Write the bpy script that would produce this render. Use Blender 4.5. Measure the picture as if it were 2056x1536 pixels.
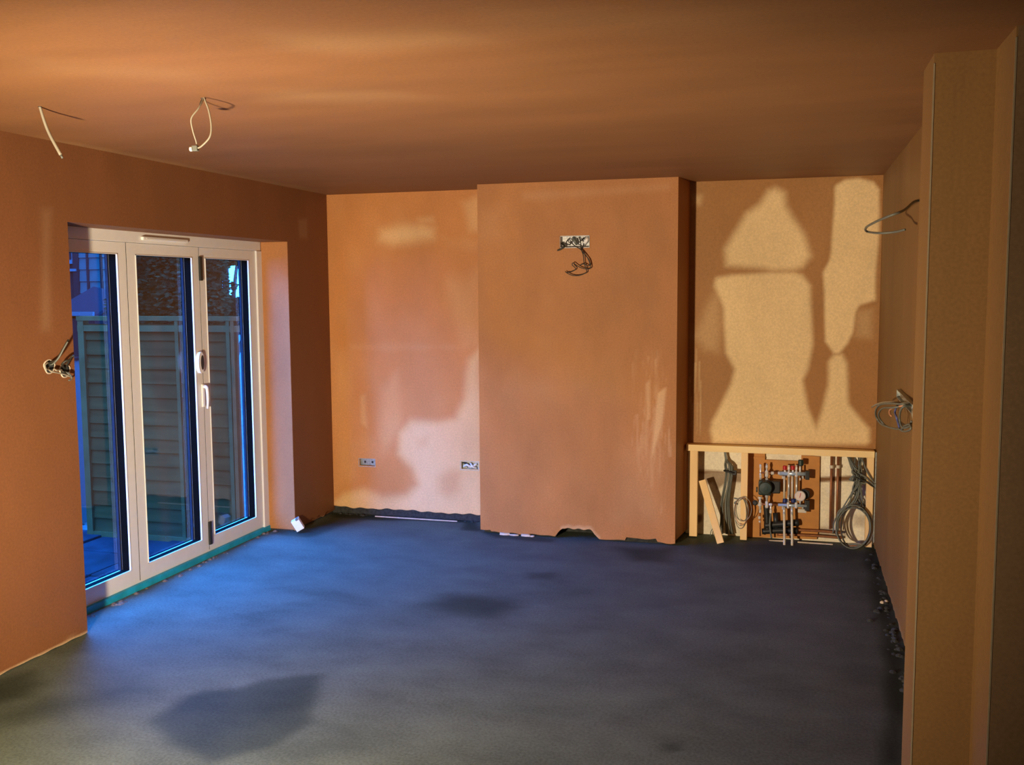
import bpy, bmesh, math, random
import numpy as np
from mathutils import Vector, Matrix

for o in list(bpy.data.objects):
    bpy.data.objects.remove(o)
scn = bpy.context.scene
COL = scn.collection
random.seed(7)
V = Vector

# ------------------------------------------------------------------ camera
F_PX, PITCH, YAW, ROLL, EYE = 1963.1, 0.0952, 0.2813, -0.0067, 1.6946


def camera_axes():
    fwd = V((-math.sin(YAW), math.cos(YAW), 0))
    right = V((math.cos(YAW), math.sin(YAW), 0))
    f = fwd * math.cos(PITCH) + V((0, 0, -math.sin(PITCH)))
    up = fwd * math.sin(PITCH) + V((0, 0, math.cos(PITCH)))
    r = right * math.cos(ROLL) + up * math.sin(ROLL)
    u = -right * math.sin(ROLL) + up * math.cos(ROLL)
    return r, u, f


CR, CU, CF = camera_axes()
cam_data = bpy.data.cameras.new('camera')
cam_data.sensor_fit = 'HORIZONTAL'
cam_data.sensor_width = 36
cam_data.lens = F_PX / 2056 * 36
cam_data.clip_start = .02
cam_data.clip_end = 300
cam = bpy.data.objects.new('camera', cam_data)
COL.objects.link(cam)
M4 = Matrix((CR, CU, -CF)).transposed().to_4x4()
M4.translation = (0, 0, EYE)
cam.matrix_world = M4
scn.camera = cam

# ------------------------------------------------------------------ world: dusk sky
world = bpy.data.worlds.new('dusk_sky')
scn.world = world
world.use_nodes = True
bg = world.node_tree.nodes['Background']
bg.inputs[0].default_value = (.010, .205, 1.0, 1)
bg.inputs[1].default_value = 54.

# ------------------------------------------------------------------ work lamp standing left, just out of view
LAMP = V((-2.0, 1.30, .72))
ld = bpy.data.lights.new('work_lamp_light', 'SPOT')
ld.energy = 890
ld.color = (1.0, .80, .56)
ld.spot_size = math.radians(134)
ld.spot_blend = 1.0
ld.shadow_soft_size = .07
lo = bpy.data.objects.new('work_lamp_light', ld)
COL.objects.link(lo)
lo.location = LAMP
lo.rotation_euler = (V((-1.85, 6.4, 1.75)) - LAMP).to_track_quat('-Z', 'Y').to_euler()

vs = scn.view_settings
vs.view_transform = 'Standard'
vs.look = 'None'
vs.exposure = 0.0
vs.gamma = 1.0
vs.use_curve_mapping = False

# ------------------------------------------------------------------ room numbers (metres)
H = 2.4
XL, XR = -3.356, .524
YB, YB2, YC = 6.688, 6.706, 6.378
XC1, XC2, XC3 = -2.079, -.729, -.678
YJ, YRV = 3.961, 6.084            # door opening, near and far reveal
ZL = 2.03                         # underside of lintel
XF = -3.57                        # inner face of the door set
XO = -3.74                        # outer face of the house wall


def ray(px, py):
    return CF + CR * ((px - 1028) / F_PX) - CU * ((py - 768) / F_PX)


def at(px, py, axis, val):
    """point of a known plane (axis = val) behind a measured point of the photograph"""
    d = ray(px, py)
    o = V((0, 0, EYE))
    return o + d * ((val - o[axis]) / d[axis])


# ------------------------------------------------------------------ materials
MATS = {}


def node_mat(name):
    m = bpy.data.materials.new(name)
    m.use_nodes = True
    nt = m.node_tree
    return m, nt, nt.nodes['Principled BSDF']


def plain(name, col, rough=.5, metal=0., noise=.12, scale=30., bump=0., spec=.4, stretch=(1, 1, 1), matte=False):
    m, nt, b = node_mat(name)
    b.inputs['Roughness'].default_value = rough
    b.inputs['Metallic'].default_value = metal
    b.inputs['Specular IOR Level'].default_value = spec
    tc = nt.nodes.new('ShaderNodeTexCoord')
    mp = nt.nodes.new('ShaderNodeMapping')
    mp.inputs['Scale'].default_value = stretch
    nt.links.new(tc.outputs['Object'], mp.inputs[0])
    nz = nt.nodes.new('ShaderNodeTexNoise')
    nz.inputs['Scale'].default_value = scale
    nz.inputs['Detail'].default_value = 4
    nt.links.new(mp.outputs[0], nz.inputs['Vector'])
    rp = nt.nodes.new('ShaderNodeValToRGB')
    rp.color_ramp.elements[0].position = .3
    rp.color_ramp.elements[1].position = .7
    lo_, hi_ = 1 - noise, 1 + noise
    rp.color_ramp.elements[0].color = (col[0] * lo_, col[1] * lo_, col[2] * lo_, 1)
    rp.color_ramp.elements[1].color = (min(1, col[0] * hi_), min(1, col[1] * hi_), min(1, col[2] * hi_), 1)
    nt.links.new(nz.outputs[0], rp.inputs[0])
    nt.links.new(rp.outputs[0], b.inputs['Base Color'])
    if matte:
        df = nt.nodes.new('ShaderNodeBsdfDiffuse')
        df.inputs['Roughness'].default_value = .5
        nt.links.new(rp.outputs[0], df.inputs[0])
        nt.links.new(df.outputs[0], nt.nodes['Material Output'].inputs[0])
    if bump:
        bp = nt.nodes.new('ShaderNodeBump')
        bp.inputs['Strength'].default_value = bump
        bp.inputs['Distance'].default_value = .01
        nt.links.new(nz.outputs[0], bp.inputs['Height'])
        nt.links.new(bp.outputs[0], b.inputs['Normal'])
    MATS[name] = m
    return m


def plaster(name, wet, dry, streak=(1, 1, 1), sscale=1.6, samount=.25, rough=.62, fine=.09):
    """gypsum plaster; attribute 'dry' says where it has already dried pale"""
    m, nt, b = node_mat(name)
    N, L = nt.nodes.new, nt.links.new
    tc = N('ShaderNodeTexCoord')
    mp = N('ShaderNodeMapping')
    mp.inputs['Scale'].default_value = streak
    L(tc.outputs['Object'], mp.inputs[0])
    n1 = N('ShaderNodeTexNoise')
    n1.inputs['Scale'].default_value = sscale
    n1.inputs['Detail'].default_value = 7
    n1.inputs['Roughness'].default_value = .6
    L(mp.outputs[0], n1.inputs['Vector'])
    n2 = N('ShaderNodeTexNoise')
    n2.inputs['Scale'].default_value = 90
    n2.inputs['Detail'].default_value = 3
    L(tc.outputs['Object'], n2.inputs['Vector'])
    at_ = N('ShaderNodeAttribute')
    at_.attribute_name = 'dry'
    mix = N('ShaderNodeMix')
    mix.data_type = 'RGBA'
    mix.inputs['A'].default_value = (*wet, 1)
    mix.inputs['B'].default_value = (*dry, 1)
    L(at_.outputs['Fac'], mix.inputs['Factor'])
    mr = N('ShaderNodeMapRange')
    mr.inputs['From Min'].default_value = .3
    mr.inputs['From Max'].default_value = .7
    mr.inputs['To Min'].default_value = 1 - samount
    mr.inputs['To Max'].default_value = 1 + samount
    L(n1.outputs[0], mr.inputs['Value'])
    mr2 = N('ShaderNodeMapRange')
    mr2.inputs['From Min'].default_value = .3
    mr2.inputs['From Max'].default_value = .7
    mr2.inputs['To Min'].default_value = 1 - fine
    mr2.inputs['To Max'].default_value = 1 + fine
    L(n2.outputs[0], mr2.inputs['Value'])
    mul = N('ShaderNodeMath')
    mul.operation = 'MULTIPLY'
    L(mr.outputs[0], mul.inputs[0])
    L(mr2.outputs[0], mul.inputs[1])
    vm = N('ShaderNodeVectorMath')
    vm.operation = 'SCALE'
    L(mix.outputs['Result'], vm.inputs[0])
    L(mul.outputs[0], vm.inputs['Scale'])
    L(vm.outputs[0], b.inputs['Base Color'])
    b.inputs['Roughness'].default_value = rough
    b.inputs['Specular IOR Level'].default_value = .3
    bp = N('ShaderNodeBump')
    bp.inputs['Strength'].default_value = .12
    bp.inputs['Distance'].default_value = .01
    L(n1.outputs[0], bp.inputs['Height'])
    L(bp.outputs[0], b.inputs['Normal'])
    MATS[name] = m
    return m


WET = (.40, .170, .055)
DRY = (.70, .48, .27)
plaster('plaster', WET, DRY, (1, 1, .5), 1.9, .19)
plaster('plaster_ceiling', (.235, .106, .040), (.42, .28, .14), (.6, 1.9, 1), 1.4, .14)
plaster('plaster_left_dimmed', (.215, .085, .032), (.60, .42, .24), (1, 1, .5), 1.7, .14)  # left-wall plaster darkened to put the grazing lamp falloff into its colour
plaster('plaster_dark', (.222, .115, .036), (.44, .30, .15), (1.5, 1.5, .3), 1.6, .14)  # darker brown plaster tone for the right wall and pier
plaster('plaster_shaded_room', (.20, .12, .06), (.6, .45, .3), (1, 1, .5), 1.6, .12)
plaster('rough_wall', (.86, .78, .58), (.20, .10, .04), (1, 1, 1), 5, .18, .85)
plaster('concrete', (.104, .122, .092), (.021, .029, .018), (.8, 1.1, 1), 3.6, .20, .55, .20)
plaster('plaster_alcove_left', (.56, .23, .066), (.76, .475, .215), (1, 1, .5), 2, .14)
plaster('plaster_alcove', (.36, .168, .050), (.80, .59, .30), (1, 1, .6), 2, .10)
MATS['concrete'].node_tree.nodes['Principled BSDF'].inputs['Specular IOR Level'].default_value = .03
plain('dark_gap', (.03, .032, .03), .9, noise=.5, scale=40)
plain('masonry', (.16, .12, .09), .9, noise=.4, scale=25)
plain('white_frame', (.80, .78, .74), .35, noise=.02, scale=20)
plain('white_plastic', (.85, .84, .80), .3, noise=.02)
plain('white_card', (.85, .85, .83), .7, noise=.04)
plain('outer_bead', (.03, .025, .03), .6, matte=True)
plain('gasket', (.003, .002, .001), .9, spec=.05)
plain('black_plastic', (.02, .021, .02), .4)
plain('teal_strip', (.012, .38, .62), .5, noise=.2, scale=14)
plain('timber', (.92, .62, .29), .7, noise=.12, scale=9, stretch=(1, 1, .15))
plain('timber_rail', (.95, .68, .33), .7, noise=.12, scale=9, stretch=(.15, 1, 1))
plain('backing_board', (.52, .22, .045), .6, noise=.12, scale=12)
plain('chrome', (.92, .90, .86), .22, metal=.35, noise=.02, spec=.9)
plain('nickel', (.62, .63, .62), .28, metal=.4, noise=.03, spec=.8)
plain('steel_blue', (.50, .62, .74), .25, metal=.4, noise=.04, spec=.9)
plain('galvanised', (.40, .43, .40), .45, metal=.7, noise=.25, scale=60)
plain('copper', (.34, .14, .06), .45, metal=.5, noise=.2, scale=25)
plain('pump_body', (.016, .035, .03), .45)
plain('red_cap', (.45, .012, .015), .4)
plain('blue_cap', (.012, .03, .16), .4)
plain('pipe_plastic', (.62, .55, .42), .45, noise=.05)
plain('dial_face', (.72, .60, .52), .4, noise=.03)
plain('grey_cable', (.14, .15, .125), .5, noise=.15)
plain('pale_cable', (.30, .27, .20), .5, noise=.08)
plain('dark_cable', (.028, .026, .018), .5, noise=.1)
plain('blue_cable', (.10, .12, .30), .5, noise=.1)
plain('copper_wire', (.55, .25, .13), .4)
plain('foil', (.72, .72, .70), .35, noise=.3, scale=90, bump=.6)
plain('angle_bead', (.30, .24, .15), .5, noise=.1)
plain('broken_plaster', (.60, .50, .38), .9, noise=.15, bump=.4)
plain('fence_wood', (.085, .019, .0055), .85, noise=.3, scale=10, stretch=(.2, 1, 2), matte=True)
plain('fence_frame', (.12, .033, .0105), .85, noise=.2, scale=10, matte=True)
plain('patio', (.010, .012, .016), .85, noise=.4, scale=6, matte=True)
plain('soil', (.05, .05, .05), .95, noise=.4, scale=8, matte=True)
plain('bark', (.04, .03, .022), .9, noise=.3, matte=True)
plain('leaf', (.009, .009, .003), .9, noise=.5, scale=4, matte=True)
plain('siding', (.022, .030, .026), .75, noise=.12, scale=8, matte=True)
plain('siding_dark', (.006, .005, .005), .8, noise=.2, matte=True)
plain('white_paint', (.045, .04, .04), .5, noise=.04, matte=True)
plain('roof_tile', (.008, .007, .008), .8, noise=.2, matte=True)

gm = bpy.data.materials.new('window_glass')
gm.use_nodes = True
nt = gm.node_tree
nt.nodes.remove(nt.nodes['Principled BSDF'])
out = nt.nodes['Material Output']
tr = nt.nodes.new('ShaderNodeBsdfTransparent')
tr.inputs[0].default_value = (.93, .95, .96, 1)
gl = nt.nodes.new('ShaderNodeBsdfGlossy')
gl.inputs['Roughness'].default_value = .03
gl.inputs[0].default_value = (.9, .9, .9, 1)
lw = nt.nodes.new('ShaderNodeLayerWeight')
lw.inputs[0].default_value = .5
pw = nt.nodes.new('ShaderNodeMath')
pw.operation = 'POWER'
pw.inputs[1].default_value = 3.5
nt.links.new(lw.outputs['Facing'], pw.inputs[0])
fr = nt.nodes.new('ShaderNodeMath')
fr.operation = 'MULTIPLY_ADD'
fr.inputs[1].default_value = .55
fr.inputs[2].default_value = .03
nt.links.new(pw.outputs[0], fr.inputs[0])
mx = nt.nodes.new('ShaderNodeMixShader')
nt.links.new(fr.outputs[0], mx.inputs[0])
nt.links.new(tr.outputs[0], mx.inputs[1])
nt.links.new(gl.outputs[0], mx.inputs[2])
nt.links.new(mx.outputs[0], out.inputs[0])
MATS['window_glass'] = gm


# ------------------------------------------------------------------ mesh helpers
def frame_of(t):
    t = t.normalized()
    a = V((0, 0, 1)) if abs(t.z) < .9 else V((1, 0, 0))
    u = t.cross(a).normalized()
    return u, t.cross(u).normalized()


def spline(pts, n=8):
    pts = [V(p) for p in pts]
    if len(pts) < 3:
        return pts
    P = [pts[0] * 2 - pts[1]] + pts + [pts[-1] * 2 - pts[-2]]
    r = []
    for i in range(1, len(P) - 2):
        a, b, c, d = P[i - 1:i + 3]
        for k in range(n):
            t = k / n
            r.append(.5 * (2 * b + (c - a) * t + (2 * a - 5 * b + 4 * c - d) * t * t + (3 * b - a - 3 * c + d) * t ** 3))
    r.append(pts[-1])
    return r


class MB:
    def __init__(s):
        s.v, s.f, s.sm = [], [], []

    def add(s, vs_, fs, smooth=False):
        b = len(s.v)
        s.v += [tuple(x) for x in vs_]
        s.f += [[b + i for i in q] for q in fs]
        s.sm += [smooth] * len(fs)
        return s

    def box(s, a, b, bev=0.):
        x0, y0, z0 = [min(a[i], b[i]) for i in range(3)]
        x1, y1, z1 = [max(a[i], b[i]) for i in range(3)]
        if bev <= 0:
            return s.add([(x0, y0, z0), (x1, y0, z0), (x1, y1, z0), (x0, y1, z0), (x0, y0, z1), (x1, y0, z1), (x1, y1, z1), (x0, y1, z1)],
                         [(0, 3, 2, 1), (4, 5, 6, 7), (0, 1, 5, 4), (1, 2, 6, 5), (2, 3, 7, 6), (3, 0, 4, 7)])
        bm = bmesh.new()
        bmesh.ops.create_cube(bm, size=1)
        for v in bm.verts:
            v.co = V(((x0 + x1) / 2 + v.co.x * (x1 - x0), (y0 + y1) / 2 + v.co.y * (y1 - y0), (z0 + z1) / 2 + v.co.z * (z1 - z0)))
        bmesh.ops.bevel(bm, geom=list(bm.edges), offset=bev, segments=2, affect='EDGES', profile=.6)
        bm.verts.index_update()
        s.add([v.co[:] for v in bm.verts], [[v.index for v in f.verts] for f in bm.faces])
        bm.free()
        return s

    def beam(s, p, q, w, d, up=(0, 0, 1)):
        """rectangular bar from p to q"""
        p, q = V(p), V(q)
        t = (q - p).normalized()
        u = t.cross(V(up))
        u = u.normalized() if u.length > 1e-4 else V((1, 0, 0))
        n = u.cross(t).normalized()
        vs_ = [c + u * (a * w / 2) + n * (b * d / 2) for c in (p, q) for a, b in ((-1, -1), (1, -1), (1, 1), (-1, 1))]
        return s.add(vs_, [(0, 1, 2, 3), (7, 6, 5, 4), (0, 4, 5, 1), (1, 5, 6, 2), (2, 6, 7, 3), (3, 7, 4, 0)])

    def tube(s, pts, r, n=8, sm=True, k=8):
        pts = spline(pts, k)
        rs = r if isinstance(r, (list, tuple)) else None
        vs_, fs = [], []
        u = None
        for i, p in enumerate(pts):
            t = (pts[min(i + 1, len(pts) - 1)] - pts[max(i - 1, 0)])
            if t.length < 1e-9:
                t = V((0, 0, 1))
            t.normalize()
            if u is None:
                u, w = frame_of(t)
            else:
                u = (u - t * u.dot(t)).normalized()
                w = t.cross(u)
            rr = rs[0] + (rs[1] - rs[0]) * i / (len(pts) - 1) if rs else r
            for j in range(n):
                a = 2 * math.pi * j / n
                vs_.append(p + (u * math.cos(a) + w * math.sin(a)) * rr)
        m = len(pts)
        for i in range(m - 1):
            for j in range(n):
                fs.append((i * n + j, i * n + (j + 1) % n, (i + 1) * n + (j + 1) % n, (i + 1) * n + j))
        fs.append(tuple(range(n))[::-1])
        fs.append(tuple((m - 1) * n + j for j in range(n)))
        return s.add(vs_, fs, sm)

    def lathe(s, p, axis, prof, n=14):
        """prof: (distance along axis, radius)"""
        p, ax = V(p), V(axis).normalized()
        u, w = frame_of(ax)
        vs_, fs = [], []
        for d, r in prof:
            for j in range(n):
                a = 2 * math.pi * j / n
                vs_.append(p + ax * d + (u * math.cos(a) + w * math.sin(a)) * max(r, 1e-5))
        m = len(prof)
        for i in range(m - 1):
            for j in range(n):
                fs.append((i * n + j, i * n + (j + 1) % n, (i + 1) * n + (j + 1) % n, (i + 1) * n + j))
        fs.append(tuple(range(n))[::-1])
        fs.append(tuple((m - 1) * n + j for j in range(n)))
        return s.add(vs_, fs, False)

    def prism(s, pts, vec):
        pts = [V(p) for p in pts]
        n = len(pts)
        vec = V(vec)
        return s.add(pts + [p + vec for p in pts],
                     [tuple(range(n))[::-1], tuple(range(n, 2 * n))] + [(i, (i + 1) % n, n + (i + 1) % n, n + i) for i in range(n)])

    def build(s, name, mat, parent=None, origin=None, attr=None):
        me = bpy.data.meshes.new(name)
        org = V(origin) if origin is not None else V((0, 0, 0))
        if parent is not None and origin is None:
            org = world_loc(parent)
        me.from_pydata([tuple(V(v) - org) for v in s.v], [], s.f)
        me.polygons.foreach_set('use_smooth', s.sm)
        bm = bmesh.new()
        bm.from_mesh(me)
        bmesh.ops.recalc_face_normals(bm, faces=bm.faces)
        bm.to_mesh(me)
        bm.free()
        if attr is not None:
            at_ = me.attributes.new('dry', 'FLOAT', 'POINT')
            at_.data.foreach_set('value', np.asarray(attr, dtype=np.float32))
        me.materials.append(MATS[mat])
        me.update()
        o = bpy.data.objects.new(name, me)
        COL.objects.link(o)
        if parent is not None:
            o.parent = parent
            o.location = org - world_loc(parent)
        else:
            o.location = org
        return o


def world_loc(o):
    l = o.location.copy()
    while o.parent is not None:
        o = o.parent
        l += o.location
    return l


def tag(o, label=None, cat=None, group=None, kind=None):
    if label:
        o['label'] = label
    if cat:
        o['category'] = cat
    if group:
        o['group'] = group
    if kind:
        o['kind'] = kind
    return o


def empty(name, loc):
    o = bpy.data.objects.new(name, None)
    o.empty_display_size = .1
    COL.objects.link(o)
    o.location = V(loc)
    return o


def structure(o, label=None):
    return tag(o, label, kind='structure')


# ------------------------------------------------------------------ stain maths (numpy)
def sdf(poly, X, Z):
    """signed distance to a polygon, negative inside"""
    P = np.array(poly, float)
    d2 = np.full(X.shape, 1e9)
    inside = np.zeros(X.shape, bool)
    n = len(P)
    for i in range(n):
        a, b = P[i], P[(i + 1) % n]
        e = b - a
        L2 = max((e ** 2).sum(), 1e-12)
        t = np.clip(((X - a[0]) * e[0] + (Z - a[1]) * e[1]) / L2, 0, 1)
        d2 = np.minimum(d2, (X - a[0] - t * e[0]) ** 2 + (Z - a[1] - t * e[1]) ** 2)
        c = (a[1] > Z) != (b[1] > Z)
        if abs(e[1]) > 1e-12:
            inside ^= c & (X < e[0] * (Z - a[1]) / e[1] + a[0])
    d = np.sqrt(d2)
    return np.where(inside, -d, d)


def wob(X, Z, s=1., seed=0):
    r = np.random.RandomState(seed)
    o = np.zeros(X.shape)
    for k in range(7):
        fx, fz, p = r.uniform(-9, 9) * s, r.uniform(-9, 9) * s, r.uniform(0, 6.28)
        o += np.sin(fx * X + fz * Z + p) / (1 + .4 * k)
    return o / 3


def soft(d, w):
    t = np.clip(.5 - d / (2 * w), 0, 1)
    return t * t * (3 - 2 * t)


def blotch(X, Z, px_poly, plane, w, amp=1., wobble=.012, seed=1, ui=0, vi=2):
    """one stain or shade patch: outline measured on the photograph, laid on its own wall plane"""
    poly = []
    for p in px_poly:
        q = at(p[0], p[1], *plane)
        poly.append((q[ui], q[vi]))
    return amp * soft(sdf(poly, X, Z) + wob(X, Z, 1.4, seed) * wobble, w)


def skin(mb, attr, org, udir, nrm, u0, u1, zb, z1, step, thick, dryfn=None, holes=()):
    """a coat of plaster: fine grid, ragged lower edge zb(u), real thickness, rectangular holes"""
    org, udir, nrm = V(org), V(udir), V(nrm)
    nu = max(2, int(round((u1 - u0) / step)))
    us = [u0 + (u1 - u0) * i / nu for i in range(nu + 1)]
    z0m = .0
    nz = max(2, int(round((z1 - z0m) / step)))
    U = np.zeros((nu + 1, nz + 1))
    Z = np.zeros((nu + 1, nz + 1))
    for i, u in enumerate(us):
        b = zb(u) if callable(zb) else zb
        for j in range(nz + 1):
            t = j / nz
            z = z0m + (z1 - z0m) * t
            U[i, j] = u
            # squeeze only the lowest rows so that the grid stays regular above
            Z[i, j] = max(z, b + 1e-4 * j) if b < z1 else z1
    D = dryfn(U, Z) if dryfn else np.zeros(U.shape)
    W = nz + 1
    vs_ = []
    for i in range(nu + 1):
        for j in range(nz + 1):
            p = org + udir * U[i, j]
            vs_.append((p.x, p.y, p.z + Z[i, j]))
    keep = np.ones((nu, nz), bool)
    for (a, b, c, d) in holes:
        for i in range(nu):
            um = (us[i] + us[i + 1]) / 2
            if a < um < b:
                for j in range(nz):
                    zm = Z[i, j] * .5 + Z[i, j + 1] * .5
                    if c < zm < d:
                        keep[i, j] = False
    fs = []
    for i in range(nu):
        for j in range(nz):
            if keep[i, j]:
                fs.append((i * W + j, (i + 1) * W + j, (i + 1) * W + j + 1, i * W + j + 1))
    off = len(vs_)
    back = nrm * -thick
    vs_ += [(v[0] + back.x, v[1] + back.y, v[2] + back.z) for v in vs_[:off]]
    rim = []
    for i in range(nu):
        for j in range(nz):
            if not keep[i, j]:
                continue
            for (di, dj, a, b) in ((-1, 0, (i, j), (i, j + 1)), (1, 0, (i + 1, j + 1), (i + 1, j)), (0, -1, (i + 1, j), (i, j)), (0, 1, (i, j + 1), (i + 1, j + 1))):
                ii, jj = i + di, j + dj
                if 0 <= ii < nu and 0 <= jj < nz and keep[ii, jj]:
                    continue
                p, q = a[0] * W + a[1], b[0] * W + b[1]
                rim.append((p, q, off + q, off + p))
    mb.add(vs_, fs + rim)
    attr.extend(D.ravel().tolist())
    attr.extend(D.ravel().tolist())


def pad(mb, attr, val=0.):
    attr.extend([val] * (len(mb.v) - len(attr)))


def ragged(base, amp, seed):
    r = random.Random(seed)
    ph = [(r.uniform(8, 60), r.uniform(0, 6.3), r.uniform(.4, 1)) for _ in range(6)]
    return lambda u: base + amp * sum(a * math.sin(k * u + p) for k, p, a in ph) / 3


# ================================================================== SETTING
# ---- floor slab with damp patches, darker wall feet and shade painted at right
step = .03
xs = np.arange(XO, 2.2 + step, step)
ys = np.arange(-1.7, 6.95, step)
gx, gy = np.meshgrid(xs, ys, indexing='ij')
PF = (2, 0.)


def fl(px_poly, w, amp, seed=1, wobble=.03):
    return blotch(gx, gy, px_poly, PF, w, amp, wobble, seed, 0, 1)


st = np.zeros(gx.shape)
for a in (
    fl([(300, 1450), (375, 1396), (410, 1386), (480, 1384), (530, 1366), (600, 1355), (652, 1352), (637, 1390), (625, 1420), (630, 1452), (560, 1500), (420, 1540), (330, 1500)], .05, .72, 1),
    fl([(640, 1440), (720, 1480), (1000, 1500), (1100, 1540), (300, 1540), (400, 1500)], .25, .28, 2),
    fl([(-60, 1372), (60, 1350), (85, 1372), (70, 1400), (-60, 1430)], .08, .75, 3),
    fl([(80, 1400), (180, 1388), (280, 1362), (300, 1385), (200, 1420), (110, 1436), (-40, 1470), (-40, 1440)], .12, .45, 4),
    fl([(845, 1215), (900, 1196), (960, 1195), (1030, 1206), (1045, 1220), (990, 1236), (900, 1232)], .12, .72, 5),
    fl([(585, 1186), (640, 1178), (720, 1192), (715, 1206), (620, 1198)], .10, .35, 6),
    fl([(1060, 1150), (1110, 1150), (1100, 1160), (1065, 1160)], .06, .5, 7),
    fl([(1100, 1190), (1200, 1180), (1190, 1200), (1090, 1206)], .12, .25, 8),
    fl([(1325, 1490), (1370, 1488), (1372, 1510), (1330, 1512)], .03, .7, 9),
    fl([(1235, 1098), (1350, 1102), (1345, 1130), (1270, 1128)], .09, .75, 10),
    fl([(1757, 1098), (1775, 1160), (1792, 1215), (1815, 1290), (1830, 1420), (1815, 1540), (1760, 1540), (1775, 1400), (1765, 1290), (1745, 1190), (1735, 1110)], .06, .95, 11),  # dark gap at the right wall's foot, put into the floor colour
    fl([(1380, 1085), (1740, 1098), (1750, 1125), (1500, 1130), (1380, 1110)], .10, .55, 12),
    fl([(1690, 1130), (1760, 1120), (1800, 1250), (1810, 1540), (1600, 1540), (1700, 1300)], .35, .35, 13),  # dim right side of the floor, shade partly put into the colour
    fl([(665, 1030), (960, 1044), (962, 1066), (930, 1064), (930, 1050), (670, 1040)], .03, .9, 14),  # darker strip along the alcove foot; wall and pier feet follow
    fl([(535, 1062), (600, 1068), (668, 1034), (760, 1040), (690, 1054), (620, 1078), (540, 1072)], .05, .6, 15),
    fl([(960, 1066), (1110, 1082), (1110, 1088), (990, 1082)], .03, .7, 16),
    fl([(1790, 1290), (1830, 1290), (1830, 1540), (1780, 1540)], .10, .6, 17),
    fl([(1380, 1290), (1420, 1300), (1500, 1400), (1420, 1540), (1250, 1540), (1330, 1420)], .3, .2, 18),
    fl([(1290, 1330), (1700, 1290), (1760, 1540), (1400, 1540)], .4, .15, 19),  # broad fall-off of light at right, partly painted into the floor
):
    st = np.maximum(st, a)
st = np.clip(st + .08 * wob(gx, gy, .6, 31) + .05 * wob(gx, gy, 2.2, 32), -.12, 1)
nx, ny = gx.shape
fv = np.stack([gx.ravel(), gy.ravel(), (.0015 * wob(gx, gy, .8, 5)).ravel()], 1)
ff = [(i * ny + j, (i + 1) * ny + j, (i + 1) * ny + j + 1, i * ny + j + 1) for i in range(nx - 1) for j in range(ny - 1)]
mb = MB()
mb.add([tuple(v) for v in fv], ff, True)
att = st.ravel().tolist()
mb.box((XO, -1.7, -.2), (2.2, 6.95, -.02))
pad(mb, att)
structure(mb.build('floor', 'concrete', attr=att), 'bare concrete screed floor with damp patches and painted dark edges')

# ---- ceiling
step = .06
mb = MB()
att = []
xs = np.arange(XL - .02, 2.26, step)
ys = np.arange(-1.7, 6.80, step)
gx, gy = np.meshgrid(xs, ys, indexing='ij')
PC = (2, H)
dc = np.zeros(gx.shape)
for k, (poly, w, amp) in enumerate((
    ([(560, 70), (900, 60), (1000, 85), (700, 110), (560, 100)], .10, .22),
    ([(540, 180), (760, 178), (880, 196), (700, 206), (540, 200)], .10, .20),
    ([(60, 120), (420, 140), (400, 165), (50, 150)], .10, .12),
    ([(1000, 20), (1500, 25), (1500, 60), (1000, 60)], .15, .12),
    ([(60, 270), (640, 382), (640, 386), (60, 280)], .02, .20),
)):
    dc = np.maximum(dc, blotch(gx, gy, poly, PC, w, amp, .04, 50 + k, 0, 1))
nx, ny = gx.shape
mb.add([tuple(v) for v in np.stack([gx.ravel(), gy.ravel(), np.full(gx.size, H)], 1)],
       [(i * ny + j, (i + 1) * ny + j, (i + 1) * ny + j + 1, i * ny + j + 1) for i in range(nx - 1) for j in range(ny - 1)])
att += dc.ravel().tolist()
mb.box((XO, -1.75, H + .004), (2.3, 7.0, H + .25))
pad(mb, att)
structure(mb.build('ceiling', 'plaster_ceiling', attr=att), 'freshly plastered brown ceiling with trowel streaks')


structure(MB().box((XO, 6.9, -.2), (2.3, 7.05, H + .2)).build('wall_back', 'masonry'), 'brick wall behind the plaster')

# ---- left wall with the door opening
def dry_left(Y, Z):
    d = np.zeros(Y.shape)
    pl = (0, XL)
    d = np.maximum(d, blotch(Y, Z, [(84, 420), (104, 420), (100, 520), (98, 660), (86, 660)], pl, .035, .14, .012, 61, 1, 2))
    d = np.maximum(d, soft(Z - .012 - .010 * wob(Y, Z * 0, 3, 4), .006) * .9)
    d = np.maximum(d, blotch(Y, Z, [(598, 440), (616, 440), (618, 480), (600, 480)], pl, .02, .15, .01, 62, 1, 2))
    return d


mb = MB()
att = []
t = .012
skin(mb, att, (XL, 0, 0), (0, 1, 0), (1, 0, 0), 1.6, YJ, ragged(.006, .004, 1), H, .02, t, dry_left)
skin(mb, att, (XL, 0, 0), (0, 1, 0), (1, 0, 0), YRV, YB + .03, ragged(.03, .018, 2), H, .02, t, dry_left)
skin(mb, att, (XL, 0, 0), (0, 1, 0), (1, 0, 0), YJ, YRV, ZL, H, .02, t, dry_left)
mb.box((XO, -1.7, -.1), (XL - t, YJ, H))
mb.box((XO, YRV, .012), (XL - t, 7.0, H))
mb.box((XO, YJ, ZL), (XL - t, YRV, H))
mb.box((XL - t, -1.7, 0), (XL, 1.6, H))
pad(mb, att)
structure(MB().box((XF + .01, YRV - .004, .014), (XL - .001, YRV + .002, ZL - .001)).build('trim_6', 'plaster', attr=[0.] * 8), 'plastered far reveal of the folding door opening')  # brighter plaster sheet stands for the lamp-lit reveal
structure(mb.build('wall_left', 'plaster_left_dimmed', attr=att), 'brown plastered left wall around the folding doors')
mb = MB().box((XO, YRV + .002, -.1), (XL - t - .004, 7.0, .03))
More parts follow.
